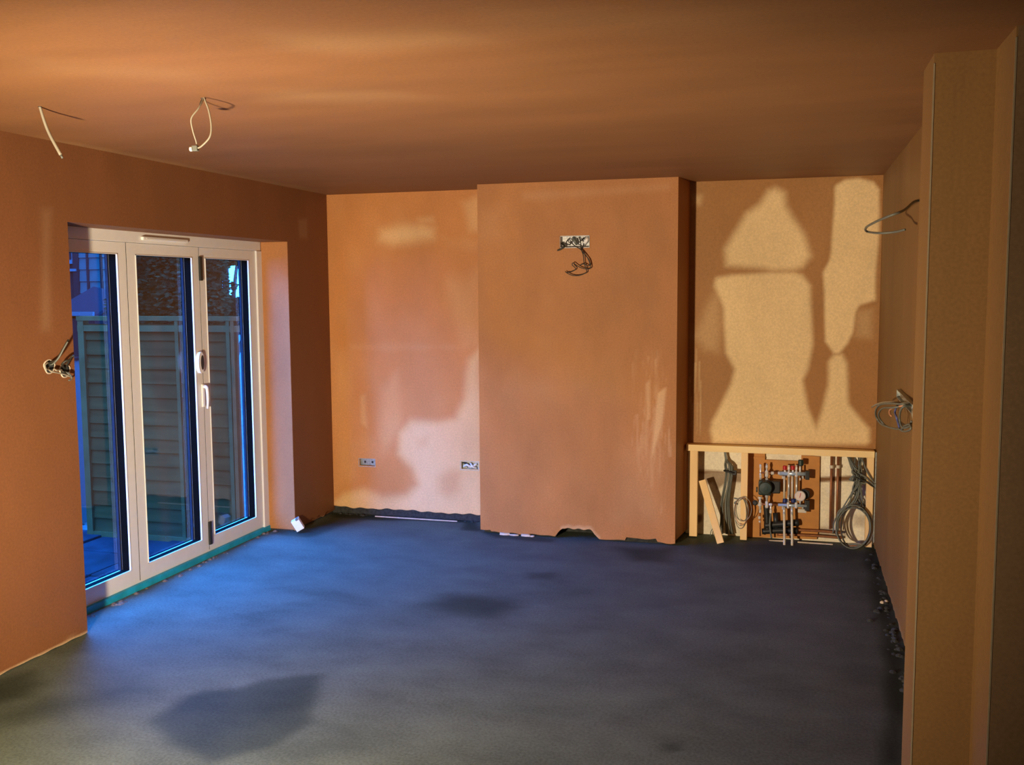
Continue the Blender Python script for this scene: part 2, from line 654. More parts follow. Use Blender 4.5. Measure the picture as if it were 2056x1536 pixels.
structure(mb.build('trim_1', 'dark_gap'), 'dark gap under the plaster beside the folding doors')


# ---- left alcove of the back wall
def dry_alcove(X, Z):
    pl = (1, YB)
    d = np.zeros(X.shape)
    big = [(936, 720), (968, 690), (970, 1040), (690, 1030), (668, 1010), (690, 990), (730, 985), (768, 1000), (815, 992), (836, 972), (826, 942), (797, 912), (800, 868), (825, 846), (880, 848), (912, 838), (928, 800), (930, 750)]
    d = np.maximum(d, blotch(X, Z, big, pl, .06, .98, .022, 71))
    d = np.maximum(d, blotch(X, Z, [(765, 462), (800, 452), (850, 446), (874, 458), (874, 482), (840, 490), (790, 494), (762, 482)], pl, .07, .85, .012, 72))
    d = np.maximum(d, blotch(X, Z, [(835, 436), (870, 432), (876, 450), (840, 452)], pl, .03, .45, .012, 73))
    d = np.maximum(d, blotch(X, Z, [(925, 405), (950, 392), (972, 392), (972, 470), (940, 468)], pl, .05, .55, .012, 74))
    d = np.maximum(d, blotch(X, Z, [(880, 470), (965, 478), (965, 505), (900, 500)], pl, .05, .22, .012, 75))
    d = np.maximum(d, blotch(X, Z, [(890, 560), (968, 540), (968, 700), (930, 700), (900, 640)], pl, .10, .32, .012, 76))
    d = np.maximum(d, blotch(X, Z, [(700, 690), (960, 690), (960, 704), (700, 704)], pl, .03, .18, .012, 77))
    d = np.maximum(d, blotch(X, Z, [(722, 795), (734, 790), (738, 860), (724, 850)], pl, .02, .4, .012, 78))
    d = np.maximum(d, blotch(X, Z, [(765, 780), (800, 740), (810, 860), (770, 920), (755, 880)], pl, .06, .35, .012, 79))
    d = np.maximum(d, blotch(X, Z, [(668, 700), (690, 700), (720, 960), (670, 990)], pl, .10, .20, .012, 80))
    d = np.maximum(d, blotch(X, Z, [(690, 880), (760, 870), (790, 910), (700, 950)], pl, .08, .22, .012, 81))
    d -= blotch(X, Z, [(880, 960), (905, 940), (925, 948), (922, 985), (900, 1000), (882, 990)], pl, .05, .40, .012, 82)
    d -= blotch(X, Z, [(835, 880), (860, 876), (858, 898), (840, 898)], pl, .04, .28, .012, 83)
    d -= blotch(X, Z, [(874, 960), (878, 960), (878, 1018), (874, 1018)], pl, .008, .12, .0, 84)
    d = np.where(d < .6, d * (.55 + .75 * d), d)
    return np.clip(d + .06 * wob(X, Z, 2, 85) + .05 * wob(X, Z * .4, 5, 86), -.3, 1)


S1 = (at(721, 921, 1, YB), at(753, 937, 1, YB))
S2 = (at(925, 926, 1, YB), at(961, 944, 1, YB))
mb = MB()
att = []
skin(mb, att, (0, YB, 0), (1, 0, 0), (0, -1, 0), XL - .01, XC1 + .02, ragged(.052, .010, 5), H, .0105, .014, dry_alcove,
     holes=[(s[0].x, s[1].x, s[1].z, s[0].z) for s in (S1, S2)])
structure(mb.build('wall_back_left', 'plaster_alcove_left', attr=att), 'plastered alcove wall left of the chimney breast with pale drying patches')
mb = MB().box((XL - .05, YB + .055, -.1), (XC1 + .05, 7.0, H)).box((XL - .05, YB + .012, -.1), (XC1 + .05, YB + .06, .09))
structure(mb.build('trim_2', 'dark_gap'), 'dark gap along the floor of the left alcove')


# ---- chimney breast
def chim_bottom():
    base = ragged(.012, .009, 6)
    l0, l1 = at(1112, 1078, 1, YC).x, at(1129, 1060, 1, YC).x
    r0, r1 = at(1188, 1066, 1, YC).x, at(1204, 1087, 1, YC).x
    top = at(1150, 1066, 1, YC).z + .015

    def f(u):
        b = base(u)
        if u < at(985, 1070, 1, YC).x:
            b += .012
        if l0 < u < r1:
            b = max(b, min((u - l0) / (l1 - l0), (r1 - u) / (r1 - r0), 1) * top + .004 * math.sin(u * 90))
        if at(1255, 1090, 1, YC).x < u < at(1318, 1090, 1, YC).x:
            b += .022
        return b
    return f, (l1, r0, top)


cb, (HX0, HX1, HZ) = chim_bottom()


def dry_chimney(X, Z):
    pl = (1, YC)
    d = np.zeros(X.shape)
    r = random.Random(3)
    for k in range(56):
        x = r.gauss(1310, 17)
        y0 = r.uniform(690, 900)
        L_ = r.uniform(50, 170)
        s = r.uniform(-.14, .05)
        w = r.uniform(.35, 1.1)
        d = np.maximum(d, blotch(X, Z, [(x - w, y0), (x + w, y0), (x + w * .6 + s * L_, y0 + L_), (x - w * .6 + s * L_, y0 + L_)], pl, .005, r.uniform(.06, .32), .010, 100 + k))
    for poly, w, amp in (
        ([(1322, 790), (1336, 780), (1328, 850), (1312, 915), (1304, 930), (1316, 850)], .012, .55),
        ([(1296, 770), (1306, 760), (1306, 840), (1298, 850)], .010, .4),
        ([(1250, 900), (1330, 900), (1320, 1050), (1240, 1040)], .10, .12),
        ([(1010, 760), (1230, 740), (1240, 800), (1000, 810)], .2, .08),
        ([(965, 420), (1010, 420), (1010, 480), (965, 480)], .08, .10),
        ([(1050, 388), (1345, 368), (1345, 382), (1050, 402)], .03, .12),
    ):
        d = np.maximum(d, blotch(X, Z, poly, pl, w, amp, .008, int(amp * 1000)))
    # snapped plaster round the hearth hole
    l0, r1 = HX0 - .04, HX1 + .06
    hb = np.where((X > l0) & (X < r1), np.array([cb(float(u)) for u in X[:, 0]])[:, None], -1)
    d = np.maximum(d, np.where((X > HX0 - .01) & (X < r1), soft(Z - hb - .022, .010) * .4, 0))
    return np.clip(d + .03 * wob(X, Z, 3, 9), -.1, 1)


TV = (at(1125, 475, 1, YC), at(1183, 496, 1, YC))
mb = MB()
att = []
skin(mb, att, (0, YC, 0), (1, 0, 0), (0, -1, 0), XC1, XC2, cb, H, .0115, .022, dry_chimney, holes=[(TV[0].x, TV[1].x, TV[1].z, TV[0].z)])
# right flank, slightly splayed
mb.prism([(XC2 - .0005, YC + .001, .03), (XC3, YB2 + .09, .03), (XC3 - .03, YB2 + .09, .03), (XC2 - .03, YC + .02, .03)], (0, 0, H - .03))
mb.prism([(XC1, YC + .002, .03), (XC1 + .03, YC + .02, .03), (XC1 + .03, YB + .02, .03), (XC1, YB + .02, .03)], (0, 0, H - .03))
mb.box((XC1 + .03, YC + .10, .16), (XC2 - .03, 7.0, H))
pad(mb, att)
structure(mb.build('wall_chimney', 'plaster', attr=att), 'brown plastered chimney breast with a broken hole at its foot')
mb = MB().box((XC1 + .02, YC + .03, -.05), (HX0 - .05, YC + .2, .17)).box((HX1 + .05, YC + .03, -.05), (XC2 - .02, YC + .2, .17))
mb.box((HX0 - .1, YC + .2, -.05), (HX1 + .1, YC + .3, .17)).box((HX0 - .1, YC + .025, .11), (HX1 + .1, YC + .25, .17))
structure(mb.build('trim_3', 'dark_gap'), 'dark masonry inside the hole at the foot of the chimney breast')


# ---- right alcove: plasterboard above, rough wall below
def C8(x, y):
    return 1360 + x * .3645, 340 + y * .3645


P1A = [C8(*p) for p in [(540, 105), (590, 130), (600, 200), (640, 270), (700, 360), (738, 480), (690, 540), (640, 556), (520, 556), (480, 545), (270, 530), (265, 440), (330, 330), (380, 240), (450, 190), (500, 120)]]
P1B = [C8(*p) for p in [(520, 566), (640, 566), (690, 580), (735, 640), (745, 960), (720, 1100), (690, 1160), (715, 1320), (765, 1430), (800, 1330), (832, 1180), (832, 1060), (862, 1018), (908, 1018), (935, 1070), (945, 1290), (1000, 1360), (1060, 1430), (1060, 1500), (1040, 1516), (195, 1512), (180, 1440), (190, 1390), (240, 1300), (300, 1180), (318, 1100), (270, 1010), (260, 760), (205, 640), (215, 600), (300, 582)]]
P2 = [C8(*p) for p in [(870, 85), (920, 58), (1000, 50), (1080, 70), (1112, 110), (1105, 440), (1092, 720), (1000, 745), (975, 790), (965, 900), (940, 960), (895, 1024), (855, 1018), (805, 950), (812, 690), (805, 570), (842, 500), (850, 450), (862, 100)]]


def dry_right(X, Z):
    pl = (1, YB2)
    d = np.zeros(X.shape)
    for k, (poly, w) in enumerate(((P1A, .040), (P1B, .026), (P2, .016))):
        d = np.maximum(d, blotch(X, Z, poly, pl, w, .95, .010, 90 + k))
    d = np.maximum(d, blotch(X, Z, [C8(*p) for p in [(985, 780), (1075, 770), (1070, 930), (985, 920)]], pl, .04, .28, .01, 95))
    d = np.maximum(d, blotch(X, Z, [C8(*p) for p in [(85, 140), (140, 140), (130, 200), (85, 195)]], pl, .03, .4, .01, 96))
    d = np.maximum(d, blotch(X, Z, [C8(*p) for p in [(80, 920), (230, 640), (240, 900), (230, 1010), (150, 1000)]], pl, .05, .28, .01, 97))
    r = random.Random(5)
    for k in range(14):
        x = 1385 + r.uniform(0, 22)
        y0 = r.uniform(700, 820)
        d = np.maximum(d, blotch(X, Z, [(x - 1, y0), (x + 1, y0), (x + .6, y0 + r.uniform(30, 90)), (x - .6, y0 + 60)], pl, .005, .35, .003, 120 + k))
    return np.clip(d + .05 * wob(X, Z, 1.6, 98), -.2, 1)


mb = MB()
att = []
skin(mb, att, (0, YB2, 0), (1, 0, 0), (0, -1, 0), XC3 - .02, XR + .02, .635, H, .0105, .014, dry_right)
structure(mb.build('wall_back_right', 'plaster_alcove', attr=att), 'plastered alcove wall right of the chimney breast with large pale dry patches')

YR = YB2 + .032


def brown_rough(X, Z):
    pl = (1, YR)
    d = np.zeros(X.shape)
    for k, (poly, w, amp) in enumerate((
        ([(1395, 942), (1495, 950), (1495, 968), (1460, 966), (1440, 982), (1432, 968), (1420, 972), (1395, 962)], .012, .75),
        ([(1400, 945), (1455, 946), (1455, 951), (1400, 951)], .01, .95),
        ([(1640, 958), (1710, 954), (1710, 967), (1640, 968)], .008, 1.0),
        ([(1396, 1033), (1412, 1030), (1412, 1045), (1404, 1052), (1396, 1052)], .01, .9),
        ([(1400, 1000), (1425, 1000), (1425, 1030), (1398, 1030)], .03, .25),
        ([(1660, 1030), (1680, 1030), (1680, 1050), (1660, 1050)], .03, .3),
        ([(1715, 1035), (1740, 1035), (1735, 1060), (1715, 1055)], .03, .45),
        ([(1395, 1078), (1760, 1098), (1760, 1120), (1395, 1110)], .012, .9),
        ([(1500, 1050), (1700, 1062), (1700, 1076), (1500, 1068)], .02, .6),
        ([(1398, 905), (1420, 905), (1412, 918), (1398, 918)], .02, .3),
    )):
        d = np.maximum(d, blotch(X, Z, poly, pl, w, amp, .008, 130 + k))
    return np.clip(d + .06 * wob(X, Z, 4, 140), -.1, 1)


mb = MB()
att = []
skin(mb, att, (0, YR, 0), (1, 0, 0), (0, -1, 0), XC3 - .02, XR + .02, 0, .70, .0105, .02, brown_rough)
mb.box((XC3 - .05, YR + .022, -.1), (XR + .1, 7.0, H))
pad(mb, att)
structure(mb.build('wall_back_right_lower', 'rough_wall', attr=att), 'rough cream wall behind the open timber frame')


# ---- right wall, pier and return
def dry_rightwall(Y, Z):
    d = soft(Z - .03 - .03 * wob(Y, Z * 0, 2, 4), .02) * .3
    d = np.maximum(d, blotch(Y, Z, [(1780, 340), (1850, 330), (1850, 400), (1780, 380)], (0, XR), .08, .12, .02, 150, 1, 2))
    return np.clip(d + .06 * wob(Y, Z, 1.5, 151), 0, 1)


mb = MB()
att = []
skin(mb, att, (XR, 0, 0), (0, 1, 0), (-1, 0, 0), 3.45, YR, ragged(.028, .016, 8), H, .03, .014, dry_rightwall)
mb.box((XR + .014, 3.45, .03), (XR + .3, 7.0, H))
mb.box((XR + .02, 3.45, -.1), (XR + .3, 7.0, .04))
pad(mb, att)
structure(mb.build('wall_right', 'plaster_dark', attr=att), 'dark brown plastered right wall running to the alcove')

XP, YP0, YP1, XQ, YQ = .393, 3.293, 3.551, .566, 3.02
pier = empty('wall_pier', (XP, YP0, 0))
structure(pier, 'plastered wall pier projecting at the right edge of the room')
mb = MB().box((XP, YP0, 0), (XQ + .4, YP1, H)).box((XQ, YQ, 0), (XQ + .4, YP0, H))
mb.build('plaster_coat', 'plaster_dark', pier, attr=[.06] * 16)
for (x, y) in ((XP, YP0), (XQ, YQ)):
    MB().box((x - .0015, y - .0015, 0), (x + .003, y + .003, H - .03)).build('corner_bead', 'angle_bead', pier)
mb = MB().box((XQ + .004, YQ - .0005, 0), (2.25, YQ + .3, H))
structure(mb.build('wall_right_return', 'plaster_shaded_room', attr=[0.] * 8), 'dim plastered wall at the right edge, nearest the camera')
mb = MB().box((2.2, -1.75, -.1), (2.3, YQ + .2, H))
structure(mb.build('wall_right_near', 'plaster_shaded_room', attr=[0.] * 8))
mb = MB().box((XO, -1.8, -.1), (2.3, -1.7, H))
structure(mb.build('wall_front', 'plaster_shaded_room', attr=[0.] * 8))

# pale metal strip where right wall meets the timber frame
mb = MB().box((XR - .008, YB2 - .12, .05), (XR - .002, YB2 - .10, .64))
structure(mb.build('trim_4', 'galvanised'), 'thin pale metal strip at the end of the right wall')

# threshold
mb = MB().box((XF - .03, YJ, -.02), (XF + .018, YRV, .036)).box((XF - .08, YJ, -.05), (XF - .02, YRV, .03))
structure(mb.build('trim_5', 'teal_strip'), 'teal plastic strip under the folding doors')
r = random.Random(11)
mb = MB()
for i in range(46):
    y = r.uniform(YJ + .03, YRV - .03)
    s = r.uniform(.006, .016)
    mb.lathe((XF + .03 + r.uniform(0, .05), y, -.002), (0, 0, 1), [(0, s * 1.3), (s * .4, s), (s * .8, s * .4)], 6)
tag(mb.build('threshold_grit', 'masonry'), 'gritty mortar crumbs along the teal door threshold', 'rubble', kind='stuff')

# ================================================================== FOLDING DOORS
door = empty('door_1', (XF, (YJ + YRV) / 2, .03))
structure(door, 'white folding patio doors of three glazed leaves')
OUT = XF - .07
mb = MB()
mb.box((OUT, YJ - .03, 1.968), (XF + .004, YRV, ZL + .002), .003)          # head
mb.box((OUT, 6.016, .03), (XF + .012, YRV + .001, 1.968), .003)            # far jamb
mb.box((OUT, YJ - .03, .03), (XF + .004, YJ + .018, 1.968), .003)          # near jamb
mb.box((OUT, YJ, .028), (XF - .004, YRV, .046))                            # bottom track
mb.build('outer_frame', 'white_frame', door)
va, vb = at(284, 472, 0, XF + .01), at(375, 481, 0, XF + .01)
vent = MB().box((XF + .003, va.y, 1.985), (XF + .022, vb.y, 2.006), .006).build('trickle_vent', 'white_plastic', door)
MB().box((XF + .020, va.y + .03, 1.992), (XF + .0235, vb.y - .03, 1.998)).build('vent_slot', 'white_frame', vent)
LEAF = ((3.982, 4.657), (4.663, 5.349), (5.355, 6.012))
ZB0, ZB1, ZT0, ZT1 = .048, .126, 1.903, 1.966
for k, (ya, yb) in enumerate(LEAF):
    g = .074
    ga, gb = ya + (.06 if k == 2 else g), yb - (.086 if k == 2 else g)
    mb = MB()
    for (a, b) in (((OUT, ya, ZB0), (XF, ga, ZT1)), ((OUT, gb, ZB0), (XF, yb, ZT1)), ((OUT, ga, ZT0), (XF, gb, ZT1)), ((OUT, ga, ZB0), (XF, gb, ZB1))):
        mb.box(a, b)
    leaf = mb.build('door_leaf', 'white_frame', door)
    e = .012
    mb = MB()
    for (a, b) in (((OUT - .002, ga, ZB1), (OUT + .014, ga + e, ZT0)), ((OUT - .002, gb - e, ZB1), (OUT + .014, gb, ZT0))):
        mb.box(a, b)
    mb.build('outer_bead', 'outer_bead', leaf)
    # white inner bead
    mb = MB()
    for (a, b) in (((XF - .006, ga, ZB1), (XF + .004, ga + .004, ZT0)), ((XF - .006, gb - .004, ZB1), (XF + .004, gb, ZT0)),
                   ((XF - .006, ga, ZT0 - .004), (XF + .004, gb, ZT0)), ((XF - .006, ga, ZB1), (XF + .004, gb, ZB1 + .004))):
        mb.box(a, b)
    mb.build('glazing_bead', 'white_frame', leaf)
    # dark rebate between bead and glass
    mb = MB()
    for (a, b) in (((OUT + .018, ga, ZB1), (XF - .006, ga + .004, ZT0)), ((OUT + .018, gb - .004, ZB1), (XF - .006, gb, ZT0)),
                   ((OUT + .018, ga, ZT0 - .004), (XF - .006, gb, ZT0)), ((OUT + .018, ga, ZB1), (XF - .006, gb, ZB1 + .004))):
        mb.box(a, b)
    mb.build('gasket', 'gasket', leaf)
    MB().box((OUT + .020, ga + .003, ZB1 + .003), (OUT + .026, gb - .003, ZT0 - .003)).build('pane', 'window_glass', leaf)
    if k == 2:
        for (zc, hh) in ((1.835, .075), (.155, .075)):
            MB().box((XF, ya - .012, zc - hh), (XF + .014, ya + .016, zc + hh), .004).build('hinge', 'black_plastic', leaf)
        # lever
        c = at(412, 795, 0, XF + .02)
        mb = MB().box((XF, c.y - .012, c.z - .07), (XF + .012, c.y + .014, c.z + .075), .005)
        mb.tube([(XF + .012, c.y, c.z + .06), (XF + .034, c.y, c.z + .05), (XF + .036, c.y + .004, c.z - .02), (XF + .030, c.y + .006, c.z - .08)], (.012, .007), 8)
        mb.build('lever', 'white_plastic', leaf)
    if k == 1:
        c = at(403, 728, 0, XF + .02)
        ring = [(XF + .026, c.y + .030 * math.cos(a), c.z + .068 * math.sin(a)) for a in [2 * math.pi * i / 20 for i in range(20)]]
        hd = MB().prism(ring, (-.024, 0, 0)).build('pull_handle', 'white_plastic', leaf)
        hole = [(XF + .0275, c.y + .010 + .016 * math.cos(a), c.z + .046 * math.sin(a)) for a in [2 * math.pi * i / 16 for i in range(16)]]
        MB().prism(hole, (-.006, 0, 0)).build('finger_recess', 'black_plastic', leaf)


for (ya, yb) in ((LEAF[0][1], LEAF[1][0]), (LEAF[1][1], LEAF[2][0])):
    MB().box((XF - .03, ya - .001, ZB0), (XF - .0008, yb + .001, ZT1)).build('seal', 'gasket', door)

# ================================================================== OUTDOORS
GZ = -.15
tag(structure(MB().box((-40, -20, GZ - .3), (XO, 40, GZ - .012)).build('ground_outside', 'soil')), 'dark ground outside the folding doors')
# patio slabs
r = random.Random(2)
patio = empty('patio', (-4.6, 5.0, GZ - .012))
structure(patio, 'blue-grey paving slabs outside the folding doors')
slab = None
for i in range(4):
    for j in range(10):
        x0, y0 = XO - .02 - .6 * (i + 1), 1.2 + .5 * j
        if y0 + .49 > 6.2:
            continue
        if slab is None:
            slab = MB().box((0, 0, 0), (.585, .485, .03), .006).build('slab', 'patio', patio, origin=(0, 0, 0))
            o = slab
        else:
            o = slab.copy()
            COL.objects.link(o)
        o.location = V((x0, y0, GZ - .012 + r.uniform(-.006, .006))) - patio.location
        o.rotation_euler = (r.uniform(-.01, .01), r.uniform(-.01, .01), r.uniform(-.01, .01))

# garden fence running away from the house
YF = at(300, 1086, 2, GZ).y
FT = at(300, 642, 1, YF).z
fx0 = at(167, 800, 1, YF).x
fence = empty('garden_fence', ((fx0 + XO) / 2, YF, GZ))
tag(fence, 'weathered overlap timber fence beyond the folding doors', 'fence')
posts = [fx0 + .03, at(364, 800, 1, YF).x, at(466, 800, 1, YF).x, XO - .06]
for i, x in enumerate(posts):
    w = .05 if i == 0 else .028
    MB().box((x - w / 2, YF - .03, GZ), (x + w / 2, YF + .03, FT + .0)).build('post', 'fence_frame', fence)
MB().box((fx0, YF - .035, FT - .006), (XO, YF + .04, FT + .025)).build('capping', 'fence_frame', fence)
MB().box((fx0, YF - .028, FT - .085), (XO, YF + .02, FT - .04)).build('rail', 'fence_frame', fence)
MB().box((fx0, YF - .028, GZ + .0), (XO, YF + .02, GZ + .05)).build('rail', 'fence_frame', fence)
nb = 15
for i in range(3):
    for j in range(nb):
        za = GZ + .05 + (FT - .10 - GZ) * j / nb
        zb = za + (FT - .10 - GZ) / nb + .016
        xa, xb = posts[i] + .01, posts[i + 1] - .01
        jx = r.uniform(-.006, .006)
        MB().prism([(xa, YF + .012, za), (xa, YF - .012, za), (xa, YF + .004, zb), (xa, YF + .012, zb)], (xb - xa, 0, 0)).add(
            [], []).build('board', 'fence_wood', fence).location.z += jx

# pale post beside the fence end
a, b = at(141, 724, 1, YF + .3), at(163, 1075, 1, YF + .3)
pp = empty('gate_post', ((a.x + b.x) / 2, YF + .3, GZ))
tag(pp, 'pale painted post standing past the end of the timber fence', 'post')
MB().box((a.x - .06, YF + .28, GZ), (b.x, YF + .38, a.z), .006).build('shaft', 'white_paint', pp)
MB().box((a.x - .075, YF + .27, a.z), (b.x + .015, YF + .39, a.z + .025), .006).build('cap', 'siding_dark', pp)

# unseen hedge, added across the garden end to block low sky light
r = random.Random(77)
hb_ = MB()
ny_, nz_ = 60, 16
for side, x in ((0, -11.), (1, -12.2)):
    base_ = len(hb_.v)
    hb_.add([(x + r.uniform(-.12, .12), -6 + 17 * i / ny_, GZ + 4.3 * j / nz_ + r.uniform(-.1, .1) * (j > 0)) for i in range(ny_ + 1) for j in range(nz_ + 1)],
            [(i * (nz_ + 1) + j, (i + 1) * (nz_ + 1) + j, (i + 1) * (nz_ + 1) + j + 1, i * (nz_ + 1) + j + 1) for i in range(ny_) for j in range(nz_)])
n0 = (ny_ + 1) * (nz_ + 1)
hb_.f += [[i * (nz_ + 1) + nz_, (i + 1) * (nz_ + 1) + nz_, n0 + (i + 1) * (nz_ + 1) + nz_, n0 + i * (nz_ + 1) + nz_] for i in range(ny_)]
hb_.sm += [False] * ny_
structure(hb_.build('light_block_hedge', 'leaf', origin=(-11.6, 2.5, GZ)), 'unseen tall hedge added to block low sky light')

# neighbouring house
YH = 13.
hp = lambda x, y: at(x, y, 1, YH)
hs = empty('neighbour_house', (hp(190, 700).x, YH, GZ))
tag(hs, 'pale clad neighbouring house seen past the fence', 'house')
x0, x1 = hp(100, 600).x, hp(243, 600).x
xw = hp(158, 600).x
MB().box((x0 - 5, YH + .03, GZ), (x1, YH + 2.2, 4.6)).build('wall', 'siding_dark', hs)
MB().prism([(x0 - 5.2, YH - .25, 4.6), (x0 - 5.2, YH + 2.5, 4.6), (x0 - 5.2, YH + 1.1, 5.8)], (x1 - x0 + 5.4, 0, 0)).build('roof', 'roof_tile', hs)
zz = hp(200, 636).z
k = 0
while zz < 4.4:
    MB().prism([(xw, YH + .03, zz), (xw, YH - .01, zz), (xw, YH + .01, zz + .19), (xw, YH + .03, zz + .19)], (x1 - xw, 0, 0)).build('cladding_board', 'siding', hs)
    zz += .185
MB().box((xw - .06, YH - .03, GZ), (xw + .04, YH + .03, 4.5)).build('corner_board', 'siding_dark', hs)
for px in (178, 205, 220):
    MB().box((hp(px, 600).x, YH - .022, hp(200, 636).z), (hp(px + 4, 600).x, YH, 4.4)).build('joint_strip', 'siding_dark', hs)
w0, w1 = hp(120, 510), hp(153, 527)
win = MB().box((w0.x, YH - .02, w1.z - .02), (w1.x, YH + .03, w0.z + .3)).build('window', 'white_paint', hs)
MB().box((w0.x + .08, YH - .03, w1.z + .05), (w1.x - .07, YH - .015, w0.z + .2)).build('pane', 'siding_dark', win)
MB().box((hp(120, 540).x, YH - .05, hp(140, 545).z), (hp(156, 540).x, YH, hp(140, 540).z)).build('sill', 'white_paint', hs)
# lean-to in front of it
YLT = 11.5
lp = lambda x, y: at(x, y, 1, YLT)
lt = empty('lean_to', (lp(150, 700).x, YLT, GZ))
tag(lt, 'low lean-to with a white eaves board behind the fence end', 'outbuilding')
MB().box((lp(90, 640).x, YLT, GZ), (lp(190, 640).x, YLT + .9, lp(150, 632).z)).build('wall', 'siding_dark', lt)
MB().prism([lp(90, 632), lp(192, 632), lp(160, 590) + V((0, 1.0, 0)), lp(90, 575) + V((0, 1.0, 0))], (0, 0, -.05)).build('roof', 'roof_tile', lt)
MB().box((lp(90, 634).x, YLT - .04, lp(150, 634).z), (lp(190, 634).x, YLT, lp(150, 626).z)).build('eaves_board', 'white_paint', lt)
dp = at(218, 600, 1, 12.6)
o = MB().tube([(dp.x, 12.6, GZ), (dp.x, 12.6, at(218, 586, 1, 12.6).z)], .055, 10).build('downpipe', 'white_paint', origin=(dp.x, 12.6, GZ))
tag(o, 'white downpipe standing against the clad house', 'downpipe')


def tree(name, label, px, Y, blobs, nleaf, leaf, seed):
    base = at(px, 640, 1, Y)
    t = empty(name, (base.x, Y, GZ))
    tag(t, label, 'tree', 'trees beyond the fence')
    rr = random.Random(seed)
    cs = []
    for (bx, by, rad) in blobs:
        c = at(bx, by, 1, Y)
        cs.append((c, rad))
    MB().tube([(base.x, Y, GZ), (base.x + .03, Y, GZ + .9), (cs[0][0].x, Y, cs[0][0].z)], (.10, .05), 8).build('trunk', 'bark', t)
    mb = MB()
    for (c, rad) in cs:
        mb.tube([(base.x, Y, GZ + .9), (c + V((base.x, Y, GZ + .9))) / 2 + V((0, 0, .1)), c], (.04, .015), 6)
    mb.build('branches', 'bark', t)
    mb = MB()
    tot = sum(x[1] ** 2 for x in cs)
    for (c, rad) in cs:
        for _ in range(int(nleaf * rad * rad / tot)):
            d = V((rr.gauss(0, 1), rr.gauss(0, 1), rr.gauss(0, 1))).normalized()
            p = c + d * rad * rr.uniform(.35, 1) ** .6
            s = leaf * rr.uniform(.6, 1.3)
            a = V((rr.gauss(0, 1), rr.gauss(0, 1), rr.gauss(0, 1))).normalized()
            u, w = frame_of(a)
            mb.add([p - u * s, p + w * s * .45 - u * .2 * s, p + u * s + a * .2 * s, p - w * s * .45 - u * .2 * s], [(0, 1, 2, 3)])
    tag(mb.build('foliage', 'leaf', t), kind='stuff')


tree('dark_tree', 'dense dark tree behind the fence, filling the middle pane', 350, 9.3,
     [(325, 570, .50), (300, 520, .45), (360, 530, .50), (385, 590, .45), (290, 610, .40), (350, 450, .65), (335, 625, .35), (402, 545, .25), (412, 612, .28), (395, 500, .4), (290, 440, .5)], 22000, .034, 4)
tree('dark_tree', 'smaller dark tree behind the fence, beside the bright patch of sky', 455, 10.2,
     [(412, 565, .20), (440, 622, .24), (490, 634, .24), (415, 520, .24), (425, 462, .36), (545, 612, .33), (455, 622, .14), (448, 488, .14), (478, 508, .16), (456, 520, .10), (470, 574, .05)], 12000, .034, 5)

# ================================================================== CEILING CABLES
def cable(name, label, cat, pts, r, mat, group=None, n=8):
    o = MB().tube(pts, r, n).build(name, mat, origin=pts[0])
    return tag(o, label, cat, group)


c0 = at(80, 214, 2, H)
c1 = at(96, 262, 1, 3.19)
c2 = at(122, 311, 1, 3.215)
t1 = empty('ceiling_cable', c0)
tag(t1, 'straight pale cable hanging from the ceiling, nearest the left wall', 'cable')
MB().tube([c0 + V((0, 0, .02)), c0, c1, c2], (.0045, .0065), 8).build('sheath', 'pale_cable', t1)
MB().tube([c2, c2 + (c2 - c1).normalized() * .014], .004, 8).build('cut_end', 'grey_cable', t1)
MB().lathe(c0, (0, 0, -1), [(0, .007), (.002, .007)], 12).build('ceiling_hole', 'dark_gap', t1)

c0 = at(408, 197, 2, H)
t2 = empty('ceiling_cable', c0)
tag(t2, 'looped pale cable with a connector hanging from the ceiling, above the folding doors', 'cable')
Y2 = 3.20
q = lambda x, y, dy=0.: at(x, y, 1, Y2 + dy)
MB().tube([c0 + V((0, 0, .02)), q(411, 200), q(419, 222), q(424, 252), q(421, 275), q(405, 293), q(395, 298)], .0033, 8).build('sheath', 'pale_cable', t2)
MB().tube([c0 + V((-.01, 0, .02)), q(407, 200), q(398, 218, -.03), q(384, 238, -.04), q(387, 262, -.02), q(394, 285), q(395, 296)], .0028, 8).build('return_loop', 'pale_cable', t2)
cc = q(392, 298)
con = MB().box(cc - V((.012, .008, .010)), cc + V((.012, .008, .010)), .003).build('connector_block', 'grey_cable', t2)
MB().lathe(cc - V((.010, .004, .002)), (-1, -.3, 0), [(0, .009), (.008, .009), (.010, .006)], 10).build('connector_cap', 'white_plastic', con)
MB().lathe(c0, (0, 0, -1), [(0, .009), (.002, .009)], 12).build('ceiling_hole', 'dark_gap', t2)
MB().tube([c0 + V((.0, 0, .0)), q(404, 205, .0), q(402, 211, .01)], .004, 6).build('earth_tail', 'dark_cable', t2)


# ================================================================== WALL BOXES
def open_box(parent, x0, x1, z0, z1, y, depth, mat='galvanised', lip=.004):
    """galvanised back box let into a wall that faces -Y"""
    MB().box((x0 - lip, y - .002, z0 - lip), (x1 + lip, y + .002, z0)).box((x0 - lip, y - .002, z1), (x1 + lip, y + .002, z1 + lip)) \
        .box((x0 - lip, y - .002, z0), (x0, y + .002, z1)).box((x1, y - .002, z0), (x1 + lip, y + .002, z1)).build('rim', mat, parent)
    MB().box((x0 - .004, y + depth - .002, z0 - .004), (x1 + .004, y + depth, z1 + .004)) \
        .box((x0 - .004, y, z0 - .004), (x1 + .004, y + depth, z0)).box((x0 - .004, y, z1), (x1 + .004, y + depth, z1 + .004)) \
        .box((x0 - .004, y, z0), (x0, y + depth, z1)).box((x1, y, z0), (x1 + .004, y + depth, z1)).build('box_shell', mat, parent)


